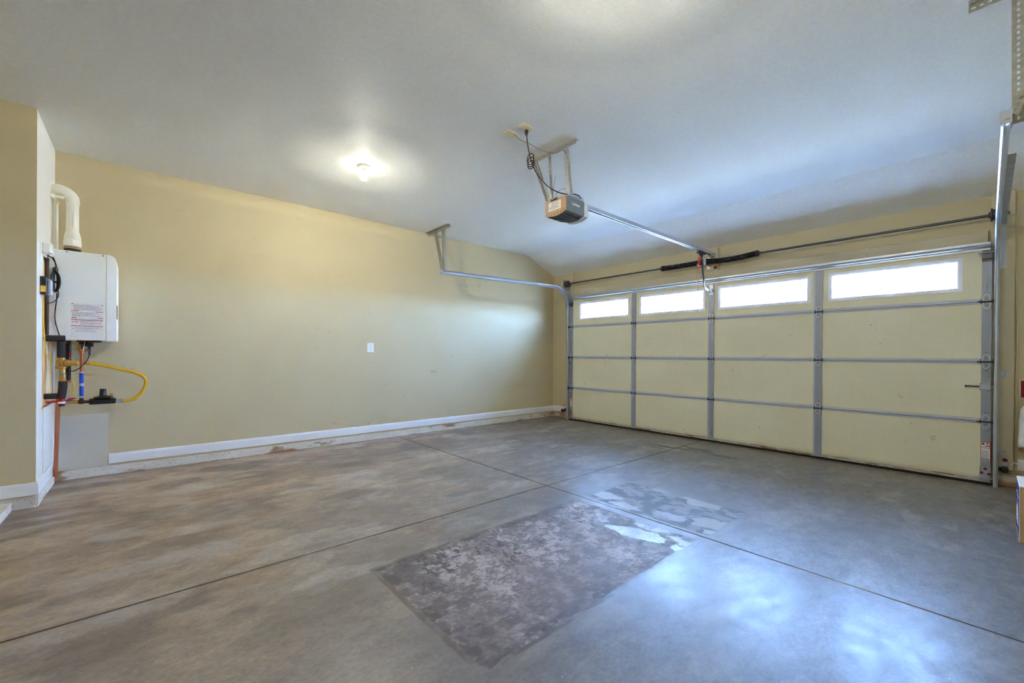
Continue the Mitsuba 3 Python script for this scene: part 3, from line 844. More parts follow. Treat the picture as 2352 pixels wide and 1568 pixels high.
# louvred underside: long raised ribs and dark slot ends
rib_m, slot_m = [], []
for i in range(8):
    a = 0.09 + 0.82 * i / 7
    x = ox0 + (ox1 - ox0) * a
    z = oz0 - 0.022 * 4 * a * (1 - a)
    part(op, 'louver', bx(x - 0.004, x + 0.006, oy0 + 0.016, oy1 - 0.060, z - 0.006, z + 0.004, 0.0015), MOPU)
    part(op, 'vent_slot', bx(x - 0.007, x + 0.007, oy1 - 0.058, oy1 - 0.040, z - 0.0015, z + 0.004, 0.0005), MBLK)
part(op, 'underside', plate(belly(ox0 + 0.006, ox1 - 0.006, oz0 + 0.0, oz0 + 0.002, 0.0225).intersection(sbox(ox0, oz0 - 0.05, ox1, oz0 + 0.001)).difference(belly(ox0 + 0.006, ox1 - 0.006, oz0 + 0.0012, oz0 + 0.01, 0.022)), (0, oy1 - 0.01, 0), (1, 0, 0), (0, 0, 1), oy1 - oy0 - 0.026), MOPU)
part(op, 'light_lens', plate(belly(ox0 - 0.002, ox1 + 0.004, oz0 - 0.002, oz1 - 0.004, 0.026), (0, oy1 + 0.046, 0), (1, 0, 0), (0, 0, 1), 0.045), MOPL, label='frosted white light cover')
for i in range(8):
    x = ox0 + 0.022 + i * 0.0262
    a = (x - ox0) / (ox1 - ox0)
    zb = oz0 - 0.022 * 4 * a * (1 - a) + 0.003
    gs = LineString([(0, zb + 0.002), (0, zb + 0.020), (0.006, zb + 0.026)]).buffer(0.0016, quad_segs=1)
    part(op, 'vent_rib', plate(gs, (x, oy0, 0), (1, 0, 0), (0, 0, 1), 0.003), mat('opener_tan_dark', s2l(120, 90, 64), 0.5, 0.3) if i == 0 else 'mat_opener_tan_dark')
lbz = [2.352, 2.424]
lb = part(op, 'rating_label', bx(2.846, 2.984, oy0 - 0.0006, oy0 - 0.0001, 2.352, 2.424), MPAP, label='white printed label')
prn = [sbox(2.853 + 0.02 * (i < 5), 2.420 - i * 0.0068 - 0.003, 2.978 - 0.006 * ((i * 7) % 4), 2.420 - i * 0.0068) for i in range(9)]
part(lb, 'print', plate(unary_union(prn), (0, oy0 - 0.0006, 0), (1, 0, 0), (0, 0, 1), 0.0005), MINK)
part(op, 'terminal_block', bx(2.872, 2.942, oy0 - 0.008, oy0 + 0.010, 2.434, 2.449, 0.001), mat('terminal', s2l(40, 20, 14), 0.5, 0.3))
for i, mm in enumerate((MRED, MWP, MRED, MBRS)):
    part(op, 'terminal_screw', cyl((2.882 + i * 0.016, oy0 - 0.0115, 2.442), (2.882 + i * 0.016, oy0 - 0.008, 2.442), 0.0045, 8), mm)
tx = meshkit.text_mesh('Linear', 0.026, 0.0008)
part(op, 'lettering', place(tx, (ox1 - 0.001, oy0 + 0.083, 2.383), (0, 1, 0), (0, 0, 1)), MWP)
for yy in (oy0 + 0.03, oy1 - 0.03):
    part(op, 'screw', lathe([(0.005, 0), (0.005, 0.002), (0.001, 0.003)], (ox1 - 0.001, yy, oz1 - 0.012), (1, 0, 0), 10), MG)
part(op, 'mount_plate', cat(bx(ox0 + 0.012, ox1 - 0.002, oy0 + 0.03, oy1 - 0.01, oz1 - 0.001, oz1 + 0.003), plate(perf(0.19, 0.030), (ox1 - 0.004, oy0 + 0.04, oz1 + 0.002), (0, 1, 0), (0, 0, 1), 0.002),
                            plate(perf(0.19, 0.030), (ox0 + 0.014, oy0 + 0.04, oz1 + 0.002), (0, 1, 0), (0, 0, 1), 0.002)), MG)
rl = Polygon([(-0.022, 0), (-0.010, 0.0), (-0.010, 0.003), (-0.019, 0.003), (-0.019, 0.033), (0.019, 0.033), (0.019, 0.003), (0.010, 0.003), (0.010, 0), (0.022, 0), (0.022, 0.036), (-0.022, 0.036)])
part(op, 'rail', prism(rl, (XO, -3.00, 2.450), (XO, -0.10, 2.462), (-1, 0, 0)), MGB)
part(op, 'drive_belt', bx(XO - 0.007, XO + 0.007, -2.99, -0.12, 2.458, 2.464), MBLK)
part(op, 'header_bracket', cat(bx(XO - 0.028, XO + 0.028, -0.0425, -0.0385, 2.435, 2.500, 0.001), bx(XO - 0.026, XO - 0.023, -0.125, -0.043, 2.440, 2.490), bx(XO + 0.023, XO + 0.026, -0.125, -0.043, 2.440, 2.490),
                               cyl((XO - 0.03, -0.105, 2.448), (XO + 0.034, -0.105, 2.448), 0.006, 10)), MG)
part(op, 'trolley', cat(bx(XO - 0.024, XO + 0.024, -0.47, -0.30, 2.428, 2.449, 0.004), bx(XO - 0.012, XO + 0.012, -0.42, -0.36, 2.396, 2.429, 0.003)), MBLK)
part(op, 'door_arm', cat(plate(LineString([(-0.385, 2.408), (-0.300, 2.030)]).buffer(0.013, quad_segs=3), (XO - 0.004, 0, 0), (0, 1, 0), (0, 0, 1), 0.008)), MDK)
part(op, 'curved_arm', cat(plate(LineString(spline([(-0.312, 2.085), (-0.297, 2.020), (-0.240, 1.995), (-0.145, 1.992)], 14)).buffer(0.013, quad_segs=3), (XO + 0.0045, 0, 0), (0, 1, 0), (0, 0, 1), 0.006),
                           bx(XO - 0.024, XO + 0.024, YST - 0.0045, YST - 0.0005, 1.940, 2.070), bx(XO - 0.022, XO - 0.019, -0.160, YST - 0.0046, 1.972, 2.012), bx(XO + 0.019, XO + 0.022, -0.160, YST - 0.0046, 1.972, 2.012),
                           cyl((XO - 0.026, -0.146, 1.992), (XO + 0.026, -0.146, 1.992), 0.006, 10)), MGB, 30)
part(op, 'release_lever', plate(Polygon([(-0.470, 2.285), (-0.405, 2.270), (-0.385, 2.330), (-0.400, 2.385), (-0.425, 2.385), (-0.418, 2.325)]), (XO - 0.020, 0, 0), (0, 1, 0), (0, 0, 1), 0.010), MRED)
part(op, 'release_cord', tube([(XO + 0.0, -0.475, 2.432), (XO, -0.478, 2.10), (XO, -0.479, 1.70), (XO, -0.479, 1.690)], [0.0022, 0.0022, 0.0022, 0.006], 8), MRED)
part(op, 'ceiling_angle', perf_angle((2.652, -3.112, H - 0.002), (3.142, -3.112, H - 0.002), (0, 0, -1), (0, 1, 0), 0.036, 0.040), MA)
part(op, 'hanger_strap', perf_angle((3.024, -3.104, H - 0.012), (3.060, -3.085, oz1 + 0.004), (-1, 0, 0), (0, 1, 0), 0.026, 0.034), MA)
part(op, 'hanger_strap', perf_angle((2.790, -3.060, H - 0.012), (2.822, -3.060, oz1 + 0.004), (1, 0, 0), (0, 1, 0), 0.030, 0.026), MA)
part(op, 'hanger_strap', perf_angle((2.664, -3.116, H - 0.014), (2.818, -3.090, oz1 + 0.006), (1, 0, 0), (0, -1, 0), 0.034, 0.030), MA)
for x in (2.67, 2.80, 3.01, 3.12):
    part(op, 'bolt', hexbolt((x, -3.112, H - 0.020), (0, -1, 0), 0.007, 0.006), MA)
cordp = spline([(2.985, -3.506, 2.835), (2.94, -3.46, 2.80), (2.80, -3.30, 2.822), (2.70, -3.165, 2.800), (2.72, -3.140, 2.725), (2.76, -3.128, 2.655), (2.86, -3.122, 2.555), (2.93, -3.08, 2.497), (2.99, -3.03, 2.475), (3.055, -3.00, 2.470), (3.050, -2.95, 2.452)], 60)
cordp = spline([(2.975, -3.500, 2.832), (2.905, -3.425, 2.826), (2.800, -3.310, 2.830), (2.745, -3.240, 2.822), (2.690, -3.150, 2.780), (2.72, -3.135, 2.715), (2.77, -3.125, 2.645), (2.86, -3.122, 2.555), (2.94, -3.09, 2.497), (3.00, -3.06, 2.474), (3.056, -3.00, 2.470), (3.052, -2.94, 2.452)], 70)
pc = part(op, 'power_cord', tube(cordp, 0.0042, 8), MCORD, True)
part(pc, 'plug', lathe([(0.009, 0), (0.013, 0.006), (0.014, 0.022), (0.009, 0.034), (0.005, 0.046)], (2.975, -3.500, H - 0.008), (0, 0, -1), 14), MCORD, 30)
loops = []
for q in range(3):
    a = np.linspace(0, 2 * math.pi, 22)
    c = np.array([2.745 - 0.018 * q, -3.235 + 0.02 * q, 2.800 - 0.012 * q])
    loops.append(tube(c + np.stack([0.030 * np.cos(a) * 0.8, 0.030 * np.cos(a) * 0.5 + 0.006 * np.sin(a), (0.050 - 0.006 * q) * np.sin(a)], 1), 0.0040, 7))
part(pc, 'coiled_slack', cat(*loops), MCORD, True)
part(op, 'signal_wire', tube(spline([(2.872, -3.535, H - 0.006), (2.90, -3.49, 2.815), (2.905, -3.40, 2.815), (2.86, -3.25, 2.835), (2.86, -3.14, 2.848), (2.97, -3.132, 2.812), (3.03, -3.125, 2.806), (3.028, -3.10, 2.780)], 40), 0.0020, 6), mat('wire_grey', s2l(110, 95, 84), 0.5, 0.3))
part(op, 'antenna_wire', tube(spline([(2.885, -3.105, 2.449), (2.893, -3.105, 2.52), (2.92, -3.105, 2.642)], 10), 0.0013, 6), 'mat_wire_grey')
part(op, 'loose_wire', tube(spline([(2.905, -3.105, 2.449), (2.91, -3.09, 2.490), (2.96, -3.08, 2.518), (3.02, -3.085, 2.500)], 16), 0.0013, 6), 'mat_wire_grey')


# ------------------------------------------------------------------ ceiling fittings
def ceil_plate(x, y, deg, lab, cat_, outlet):
    k = thing('ceiling_outlet' if outlet else 'ceiling_cover_plate', lab, cat_)
    a = math.radians(deg)
    m = bx(-0.058, 0.058, -0.036, 0.036, H - 0.0075, H - 0.0002, 0.003)
    R = trimesh.transformations.rotation_matrix(a, (0, 0, 1))
    R[:3, 3] = (x, y, 0)
    m.apply_transform(R)
    part(k, 'plate', m, MIV)
    if outlet:
        for q in (-0.020, 0.020):
            r = bx(q - 0.014, q + 0.014, -0.016, 0.016, H - 0.0095, H - 0.0076, 0.0008)
            r.apply_transform(R)
            rk = part(k, 'receptacle', r, MIV)
    else:
        for q in (-0.03, 0.03):
            r = cyl((q, 0, H - 0.0085), (q, 0, H - 0.0076), 0.003, 8)
            r.apply_transform(R)
            part(k, 'screw', r, MG)


ceil_plate(2.995, -3.520, 90, 'ivory ceiling outlet with the dark power cord of the opener plugged in', 'outlet', True)
ceil_plate(2.845, -3.545, 90, 'blank ivory cover plate on the ceiling with a thin wire leaving it', 'cover plate', False)


def lamp(x, y, lab):
    k = thing('ceiling_lamp', lab, 'lamp')
    part(k, 'lampholder', lathe([(0.060, 0), (0.062, 0.006), (0.058, 0.016), (0.044, 0.024), (0.029, 0.028), (0.025, 0.040), (0.023, 0.046)], (x, y, H - 0.0002), (0, 0, -1), 36), MPOR, 40)
    neck = lathe([(0.0125, 0.046), (0.0135, 0.056), (0.018, 0.066), (0.025, 0.080), (0.0295, 0.094)], (x, y, H), (0, 0, -1), 28)
    waist = lathe([(0.0295, 0.0941), (0.030, 0.104), (0.0275, 0.117)], (x, y, H), (0, 0, -1), 28)
    globe = lathe([(0.010, 0.1345), (0.001, 0.136)], (x, y, H), (0, 0, -1), 28)
    shoulder = lathe([(0.0275, 0.1171), (0.020, 0.129)], (x, y, H), (0, 0, -1), 28)
    dome = lathe([(0.020, 0.1291), (0.010, 0.1344)], (x, y, H), (0, 0, -1), 28)
    bk = part(k, 'bulb', globe, MPOR, True)
    scene[bk]['emitter'] = {'type': 'area', 'radiance': col(np.array(BULB) * UNIT * 40)}
    for nm, ms_, f in (('neck', neck, 0.001), ('waist', waist, 0.006), ('shoulder', shoulder, 0.010), ('dome', dome, 0.05)):
        nk = part(bk, nm, ms_, MPOR, True)
        scene[nk]['emitter'] = {'type': 'area', 'radiance': col(np.array(BULB) * UNIT * 40 * f)}


lamp(1.499, -4.18, 'lit bare bulb in a white porcelain holder on the ceiling above the left wall')
lamp(4.330, -4.20, 'lit bare bulb on the ceiling whose glow shows at the top edge')

# outlet on the left wall
k = thing('wall_outlet', 'white duplex outlet alone in the middle of the left wall', 'outlet')
part(k, 'plate', bx(0.0002, 0.006, -3.527, -3.439, 1.152, 1.276, 0.0025), MWP)
for z in (1.190, 1.238):
    rr = part(k, 'receptacle', bx(0.006, 0.008, -3.500, -3.466, z - 0.015, z + 0.015, 0.001), MWP)
    part(rr, 'slots', cat(bx(0.008, 0.0084, -3.492, -3.489, z - 0.003, z + 0.006), bx(0.008, 0.0084, -3.477, -3.474, z - 0.003, z + 0.006), cyl((0.008, -3.483, z - 0.009), (0.0084, -3.483, z - 0.009), 0.0025, 8)), MINKD)

# ------------------------------------------------------------------ water heater and its pipes
hx0, hx1, hy0, hy1, hz0, hz1 = 0.045, 0.400, YP + 0.010, -5.948, 1.226, 1.952
wh = thing('water_heater', 'white wall-mounted tankless water heater with a printed side label', 'water heater')
part(wh, 'body', bx(hx0, hx1, hy0, hy1, hz0, hz1, 0.004), MHT)
cv = [(-5.9475, hz0 - 0.004), (-5.892, hz0 - 0.004), (-5.886, hz0 + 0.006), (-5.886, hz1 - 0.060)]
for t in np.linspace(0, 1, 8):
    a = t * math.pi / 2
    cv.append((-5.886 - 0.050 * (1 - math.cos(a)), hz1 - 0.058 + 0.058 * math.sin(a)))
cv += [(-5.9475, hz1 + 0.004)]
part(wh, 'front_cover', plate(Polygon(cv), (hx0 - 0.003, 0, 0), (0, 1, 0), (0, 0, 1), hx1 - hx0 + 0.006), MHC, 25)
part(wh, 'display_frame', bx(0.20, 0.395, -5.8865, -5.8845, 1.415, 1.535, 0.0008), mat('display_frame', s2l(120, 84, 66), 0.4, 0.4))
part(wh, 'cover_latch', bx(0.385, 0.404, -5.955, -5.925, hz0 - 0.018, hz0 - 0.0045, 0.002), MG)
lb = part(wh, 'warning_label', bx(hx1 + 0.0001, hx1 + 0.0005, -6.158, -5.966, 1.240, 1.530), MPAP, label='white printed warning label with red bars')
lx = hx1 + 0.0005


def lplate(polys, m, name, apart=False):
    if apart:
        for q in polys:
            lplate([q], m, name)
        return
    part(lb, name, plate(unary_union(polys), (lx, 0, 0), (0, 1, 0), (0, 0, 1), 0.0005), m)


L0, L1 = -6.155, -5.969
lplate([sbox(L0, 1.521, L0 + 0.012, 1.526), sbox(L1 - 0.011, 1.517, L1, 1.522), sbox(L0, 1.464, L0 + 0.042, 1.469), sbox(L1 - 0.042, 1.462, L1, 1.467), sbox(L0, 1.409, L0 + 0.031, 1.414), sbox(L1 - 0.032, 1.409, L1, 1.414),
        sbox(L0, 1.389, L1, 1.394), sbox(L0, 1.341, L1, 1.346), Point(L0 + 0.010, 1.374).buffer(0.004), sbox(L0 + 0.020, 1.372, L0 + 0.040, 1.377), Point(L0 + 0.013, 1.323).buffer(0.004)], MINKR, 'red_bar', True)
rows = []
rng = np.random.default_rng(4)
for za, zb_, x0 in ((1.516, 1.474, 0.014), (1.457, 1.420, 0.006), (1.405, 1.398, 0.004), (1.384, 1.352, 0.052), (1.334, 1.312, 0.026), (1.306, 1.296, 0.026)):
    z = za
    while z > zb_:
        y = L0 + x0
        end = L1 - 0.004 - 0.06 * rng.random() ** 2
        while y < end:
            w = 0.006 + 0.014 * rng.random()
            rows.append(sbox(y, z - 0.0026, min(y + w, end), z))
            y += w + 0.0022
        z -= 0.0056
lplate(rows, MINK, 'small_print')
labels[lb + '__small_print'] = {'kind': 'stuff'}
for y in (-6.18, -5.97):
    part(wh, 'screw', cyl((hx1, y, hz1 - 0.012), (hx1 + 0.002, y, hz1 - 0.012), 0.005, 10), MDK)
part(wh, 'bottom_fittings', cat(cyl((0.20, -6.11, hz0 - 0.03), (0.20, -6.11, hz0), 0.016, 16), cyl((0.12, -6.195, hz0 - 0.03), (0.12, -6.195, hz0), 0.016, 16), cyl((0.31, -6.05, hz0 - 0.025), (0.31, -6.05, hz0), 0.014, 16),
                                bx(0.10, 0.33, -6.13, -5.99, hz0 - 0.012, hz0, 0.003)), MIRON)

vp = thing('vent_pipe', 'white plastic vent pipe elbowing from the heater top into the wall', 'vent pipe')
VX, VY = 0.215, -6.165
a = np.linspace(0, math.pi / 2, 14)
el = np.stack([np.full(14, VX), -6.245 + 0.080 * np.sin(a), 2.400 + 0.080 * np.cos(a)], 1)
part(vp, 'pipe', cyl((VX, VY, 2.09), (VX, VY, 2.40), 0.0385, 28), MPVC, 40)
part(vp, 'elbow', tube(np.vstack([[(VX, -6.262, 2.480)], el, [(VX, VY, 2.372)]]), 0.043, 28), MPVC, 40)
part(vp, 'wall_pipe', cat(cyl((VX, YP + 0.001, 2.480), (VX, -6.255, 2.480), 0.036, 28), cyl((VX, YP + 0.0005, 2.480), (VX, YP + 0.005, 2.480), 0.052, 28)), MPVC, 40)
part(vp, 'coupling', lathe([(0.0385, 2.155), (0.046, 2.120), (0.0505, 2.105), (0.0505, 2.075), (0.054, 2.070), (0.054, 2.018), (0.048, 2.014)], (VX, VY, 0), (0, 0, 1), 28), MPVC, 30)
part(vp, 'collar', lathe([(0.048, 2.0135), (0.052, 2.008), (0.052, 1.996), (0.048, 1.994)], (VX, VY, 0), (0, 0, 1), 28), mat('collar_tan', s2l(160, 130, 104), 0.5, 0.3))
part(vp, 'rubber_boot', lathe([(0.046, 1.9935), (0.052, 1.988), (0.052, 1.956), (0.05, hz1 + 0.0008)], (VX, VY, 0), (0, 0, 1), 28), MFOAM)
part(vp, 'pipe_print', plate(unary_union([sbox(-0.0012, 2.175 + i * 0.014, 0.0012, 2.183 + i * 0.014) for i in range(9)]), (VX + 0.0385, VY + 0.006, 0), (0, 1, 0), (0, 0, 1), 0.0006), mat('pale_red_print', s2l(206, 130, 124), 0.5, 0.3))

cp = thing('condensate_pipe', 'thin white plastic pipe running up the white wall behind the vent pipe', 'pipe')
part(cp, 'riser', cyl((0.16, YP + 0.014, 1.955), (0.16, YP + 0.014, 2.405), 0.0085, 14), MPVC, 40)
part(cp, 'riser', cyl((0.030, YP + 0.014, 1.955), (0.030, YP + 0.014, 2.405), 0.0110, 14), MPVC, 40)
part(cp, 'branch', tube([(0.25, YP + 0.001, 2.412), (0.25, -6.212, 2.408)], 0.011, 14), MPVC, 40)
part(cp, 'tee', tube([(0.02, YP + 0.016, 2.409), (0.26, YP + 0.016, 2.409)], 0.014, 14), MPVC, 40)

gh = thing('gas_hose', 'yellow flexible gas hose looping out from the pipes below the heater', 'hose')
hp = spline([(0.20, -6.062, 1.030), (0.20, -6.037, 1.026), (0.20, -5.941, 1.002), (0.20, -5.828, 0.965), (0.20, -5.746, 0.934), (0.20, -5.708, 0.901), (0.20, -5.694, 0.850), (0.20, -5.709, 0.790), (0.20, -5.745, 0.731), (0.20, -5.783, 0.703), (0.20, -5.821, 0.694), (0.20, -5.846, 0.692)], 260)
part(gh, 'hose', tube(hp, 0.0128 + 0.0011 * np.sin(np.arange(260) * 2 * math.pi / 3.2), 12), MYEL, True)
part(gh, 'end_fitting', cat(cyl((0.20, -6.0965, 1.032), (0.20, -6.062, 1.030), 0.013, 6)), MBRZ)
part(gh, 'end_nut', cat(cyl((0.20, -5.846, 0.692), (0.20, -5.868, 0.693), 0.020, 6), cyl((0.20, -5.868, 0.693), (0.20, -5.888, 0.694), 0.017, 6)), MG)

rg = thing('gas_regulator', 'black gas regulator on the pipe below the heater, at the end of the yellow hose', 'regulator')
part(rg, 'body', cat(bx(0.165, 0.235, -6.045, -5.893, 0.676, 0.722, 0.008), lathe([(0.030, 0.0), (0.060, 0.004), (0.066, 0.010), (0.055, 0.018), (0.022, 0.026)], (0.20, -5.975, 0.722), (0, 0, 1), 28), cyl((0.20, -6.062, 0.699), (0.20, -6.040, 0.699), 0.026, 16)), MBLK, 35)
part(rg, 'spring_tower', lathe([(0.024, 0.0), (0.020, 0.045), (0.0215, 0.046), (0.0215, 0.060), (0.018, 0.062)], (0.20, -5.978, 0.745), (0, 0, 1), 18), MBLK, 35)
part(rg, 'vent_fitting', cat(cyl((0.20, -5.924, 0.722), (0.20, -5.924, 0.752), 0.012, 8), cyl((0.20, -5.924, 0.752), (0.20, -5.924, 0.764), 0.007, 8)), MBRS)

gp = thing('gas_pipe', 'dark iron gas pipe with a brass ball valve below the heater', 'pipe')
part(gp, 'nipple', cat(cyl((0.20, -6.125, 0.702), (0.20, -6.0625, 0.699), 0.013, 16), bx(0.183, 0.217, -6.128, -6.095, 0.684, 0.720, 0.006)), MIRON, 40)
bv = part(gp, 'ball_valve', cat(cyl((0.20, -6.205, 0.705), (0.20, -6.1285, 0.703), 0.017, 16), cyl((0.20, -6.165, 0.706), (0.20, -6.165, 0.730), 0.008, 10)), MBRS, 40)
part(bv, 'red_handle', cat(bx(0.190, 0.210, -6.190, -6.142, 0.730, 0.738, 0.002), bx(0.186, 0.214, -6.178, -6.154, 0.726, 0.7299, 0.002)), MRED)
part(bv, 'blue_handle', bx(0.215, 0.224, -6.225, -6.168, 0.719, 0.728, 0.002), MBLU)

wp = thing('water_pipe', 'copper pipe with two blue sleeves between the heater and the gas line', 'pipe')
PX, PY = 0.20, -6.110
part(wp, 'copper_riser', cat(cyl((PX, PY, 0.960), (PX, PY, 1.118), 0.0115, 18), lathe([(0.017, 1.118), (0.018, 1.128), (0.014, 1.150)], (PX, PY, 0), (0, 0, 1), 16), cyl((PX, PY, 1.150), (PX, PY, 1.196), 0.0155, 8)), MCOP, 40)
for za, zb_ in ((0.862, 0.948), (0.752, 0.838)):
    part(wp, 'blue_sleeve', cyl((PX, PY, za), (PX, PY, zb_), 0.0135, 18), MBLU, 40)
for za, zb_ in ((0.948, 0.962), (0.850, 0.862), (0.838, 0.8495), (0.736, 0.752)):
    part(wp, 'grey_ring', cyl((PX, PY, za), (PX, PY, zb_), 0.0175, 18), MGRY, 40)
part(wp, 'lower_nipple', cyl((PX, PY, 0.7205), (PX, PY, 0.736), 0.013, 14), MIRON, 40)
vv = part(wp, 'shutoff_valve', cat(cyl((PX, PY + 0.012, 1.146), (PX, PY + 0.045, 1.146), 0.008, 10), cyl((PX, PY - 0.012, 1.166), (PX, PY - 0.036, 1.166), 0.014, 10), cyl((PX, PY - 0.030, 1.166), (PX + 0.03, PY - 0.030, 1.166), 0.011, 10), lathe([(0.0185, 1.136), (0.0205, 1.140), (0.0205, 1.174), (0.0185, 1.178)], (PX, PY, 0), (0, 0, 1), 16)), MBRS, 40)
part(vv, 'blue_handle', cat(tube([(PX, PY + 0.040, 1.146), (PX, PY + 0.046, 1.166), (PX, PY + 0.044, 1.188)], [0.005, 0.008, 0.009], 10), tube([(PX, PY + 0.040, 1.146), (PX, PY + 0.048, 1.126), (PX, PY + 0.048, 1.106)], [0.005, 0.008, 0.009], 10)), MBLU, True)
part(vv, 'blue_lever', cyl((PX + 0.016, PY + 0.004, 1.156), (PX + 0.016, PY + 0.004, 1.192), 0.007, 10), MBLU, 40)

ip = thing('insulated_pipe', 'pipe in dark foam insulation turning down from the wall beside the heater', 'pipe')
IX, IY = 0.432, -6.206
part(ip, 'upper_sleeve', cyl((IX, -6.345, 1.234), (IX, IY + 0.022, 1.236), 0.024, 18), MFOAM, 40)
part(ip, 'drop_sleeve', tube([(IX, IY, 1.2119), (IX, IY, 1.15), (IX, IY, 1.082)], 0.0245, 18), MFOAM, 40)
part(ip, 'lower_sleeve', tube([(IX, IY + 0.010, 0.893), (IX, IY + 0.010, 0.85), (IX, IY + 0.004, 0.780), (IX, IY + 0.002, 0.757)], [0.026, 0.0265, 0.025, 0.021], 18), MFOAM, 40)
part(ip, 'wall_sleeve', cyl((IX, -6.345, 0.776), (IX, IY - 0.020, 0.776), 0.022, 18), MFOAM, 40)
part(ip, 'red_cap', lathe([(0.012, 0), (0.018, -0.006), (0.020, -0.022), (0.012, -0.026)], (IX, IY + 0.004, 0.7565), (0, 0, 1), 16), MRED, 35)
part(ip, 'white_ring', cyl((IX, IY + 0.004, 0.7304), (IX, IY + 0.004, 0.714), 0.022, 16), MWP, 40)
part(ip, 'black_cap', cyl((IX, IY + 0.004, 0.714), (IX, IY + 0.004, 0.694), 0.017, 16), MBLK, 40)

bvv = thing('pressure_regulator', 'brass pressure regulator with a golden cap, in the foam-wrapped pipe', 'valve')
part(bvv, 'body', cat(cyl((IX, IY + 0.008, 0.9575), (IX, IY + 0.004, 1.0815), 0.0185, 18), lathe([(0.021, 0), (0.026, 0.004), (0.026, 0.014), (0.021, 0.018)], (IX, IY + 0.005, 0.994), (0, 0, 1), 18),
                      cyl((IX, IY - 0.028, 1.048), (IX, IY + 0.005, 1.048), 0.0145, 14), cyl((IX, IY - 0.031, 1.008), (IX, IY + 0.005, 1.008), 0.0135, 14),
                      lathe([(0.028, 0), (0.032, 0.003), (0.032, 0.012), (0.028, 0.015)], (IX, IY + 0.018, 1.038), (0, 1, 0), 20)), MBRS, 35)
part(bvv, 'cap', lathe([(0.026, 0.0), (0.028, 0.006), (0.022, 0.010), (0.020, 0.060), (0.015, 0.066), (0.001, 0.068)], (IX, IY + 0.0335, 1.038), (0, 1, 0), 22), MBRZ, 35)
part(bvv, 'blue_ring', cyl((IX, IY + 0.009, 0.950), (IX, IY + 0.009, 0.957), 0.018, 16), mat('light_blue', s2l(70, 150, 220), 0.4, 0.4), 40)
part(bvv, 'lower_union', cat(cyl((IX, IY + 0.009, 0.8935), (IX, IY + 0.009, 0.9495), 0.018, 16), cyl((IX, IY + 0.009, 0.898), (IX, IY + 0.009, 0.914), 0.021, 8)), MBRS, 40)

bp = thing('black_pipe', 'short black pipe hanging behind the brass regulator under the heater', 'pipe')
part(bp, 'sleeve', cyl((0.12, -6.197, 0.885), (0.12, -6.195, 1.196), 0.017, 16), MBLK, 40)
part(bp, 'copper_end', cat(cyl((0.12, -6.198, 0.866), (0.12, -6.197, 0.885), 0.020, 14)), MCOP, 40)
part(bp, 'red_tag', bx(0.137, 0.143, -6.190, -6.176, 1.090, 1.130, 0.002), MRED)
part(bp, 'yellow_lever', cat(tube(spline([(0.13, -6.18, 0.876), (0.14, -6.165, 0.868), (0.145, -6.160, 0.84), (0.145, -6.160, 0.760)], 12), 0.0055, 8)), MYW, True)

dp = thing('copper_drain_pipe', 'slim bare copper pipe slanting down the corner to the concrete curb', 'pipe')
part(dp, 'pipe', cyl((0.215, -6.243, 0.742), (0.190, -6.262, 0.088), 0.0135, 18), MCOP, 40)
part(dp, 'elbow', tube([(0.215, -6.243, 0.7425), (0.25, -6.240, 0.752), (0.33, -6.236, 0.756), (0.40, -6.232, 0.758)], 0.0125, 14), MCOP, 40)

rp = thing('red_water_line', 'red plastic pipe leaving the wall cavity behind the copper drain pipe', 'pipe')
part(rp, 'tube', tube([(0.36, -6.33, 0.722), (0.30, -6.26, 0.722), (0.26, -6.238, 0.722)], 0.009, 12), MRED, 40)
part(rp, 'fitting', cyl((0.42, -6.352, 0.722), (0.35, -6.318, 0.722), 0.016, 12), MBRS, 40)

# copper and wires inside the open stud bay
cb = thing('stud_bay_pipe', 'dark brown pipe standing in the open wall cavity left of the heater', 'pipe')
scene[numbered(cb + '__tube')] = mikit.ply(cyl((0.455, YP + 0.008, 1.262), (0.455, YP + 0.008, 1.862), 0.0125, 14), MIRON, 40)
yw = single('yellow_wire', tube(spline([(0.52, YP - 0.002, 1.70), (0.515, YP + 0.000, 1.55), (0.53, YP + 0.000, 1.40), (0.515, YP + 0.004, 1.24), (0.47, YP + 0.006, 1.12), (0.40, YP + 0.02, 1.06), (0.33, YP + 0.05, 1.055)], 30), 0.0035, 8), MYW,
            'thin yellow wire hanging in the open wall cavity beside the heater', 'wire', True)
single('yellow_bracket', bx(0.318, 0.352, YP + 0.014, YP + 0.018, 0.955, 1.115, 0.001), MYW, 'yellow metal plate behind the brass pressure regulator', 'bracket')

# outlet, adapter and cords on the white wall
ol = thing('plugged_outlet', 'white outlet with a white plug-in device on the wall edge above the adapter', 'outlet')
part(ol, 'plate', bx(0.60, 0.672, YP + 0.0003, YP + 0.006, 1.80, 1.945, 0.002), MWP)
part(ol, 'device', bx(0.575, 0.655, YP + 0.0062, YP + 0.056, 1.865, 1.955, 0.010), MWP)
pa = thing('power_adapter', 'black adapter box with a yellow label on the white wall edge', 'adapter')
part(pa, 'box', bx(0.615, 0.690, YP + 0.0003, YP + 0.034, 1.556, 1.690, 0.003), MBLK)
part(pa, 'yellow_label', bx(0.6902, 0.6908, YP + 0.003, YP + 0.031, 1.574, 1.620), mat('label_yellow', s2l(222, 170, 60), 0.5, 0.3), label='yellow label')
part(pa, 'clear_cover', bx(0.545, 0.613, YP + 0.012, YP + 0.050, 1.560, 1.680, 0.006), MGRY)
pw = part(wh, 'power_cord', cat(*[tube(spline([(0.60, YP + 0.030, 1.862), (0.55, YP + 0.045, 1.858), (0.46, YP + 0.040 + 0.006 * q, 1.86), (0.43, YP + 0.052, 1.83 - 0.008 * q), (0.420, YP + 0.050, 1.785)], 24), 0.0045, 8) for q in (0, 1)]), MBLK, True)
bun = []
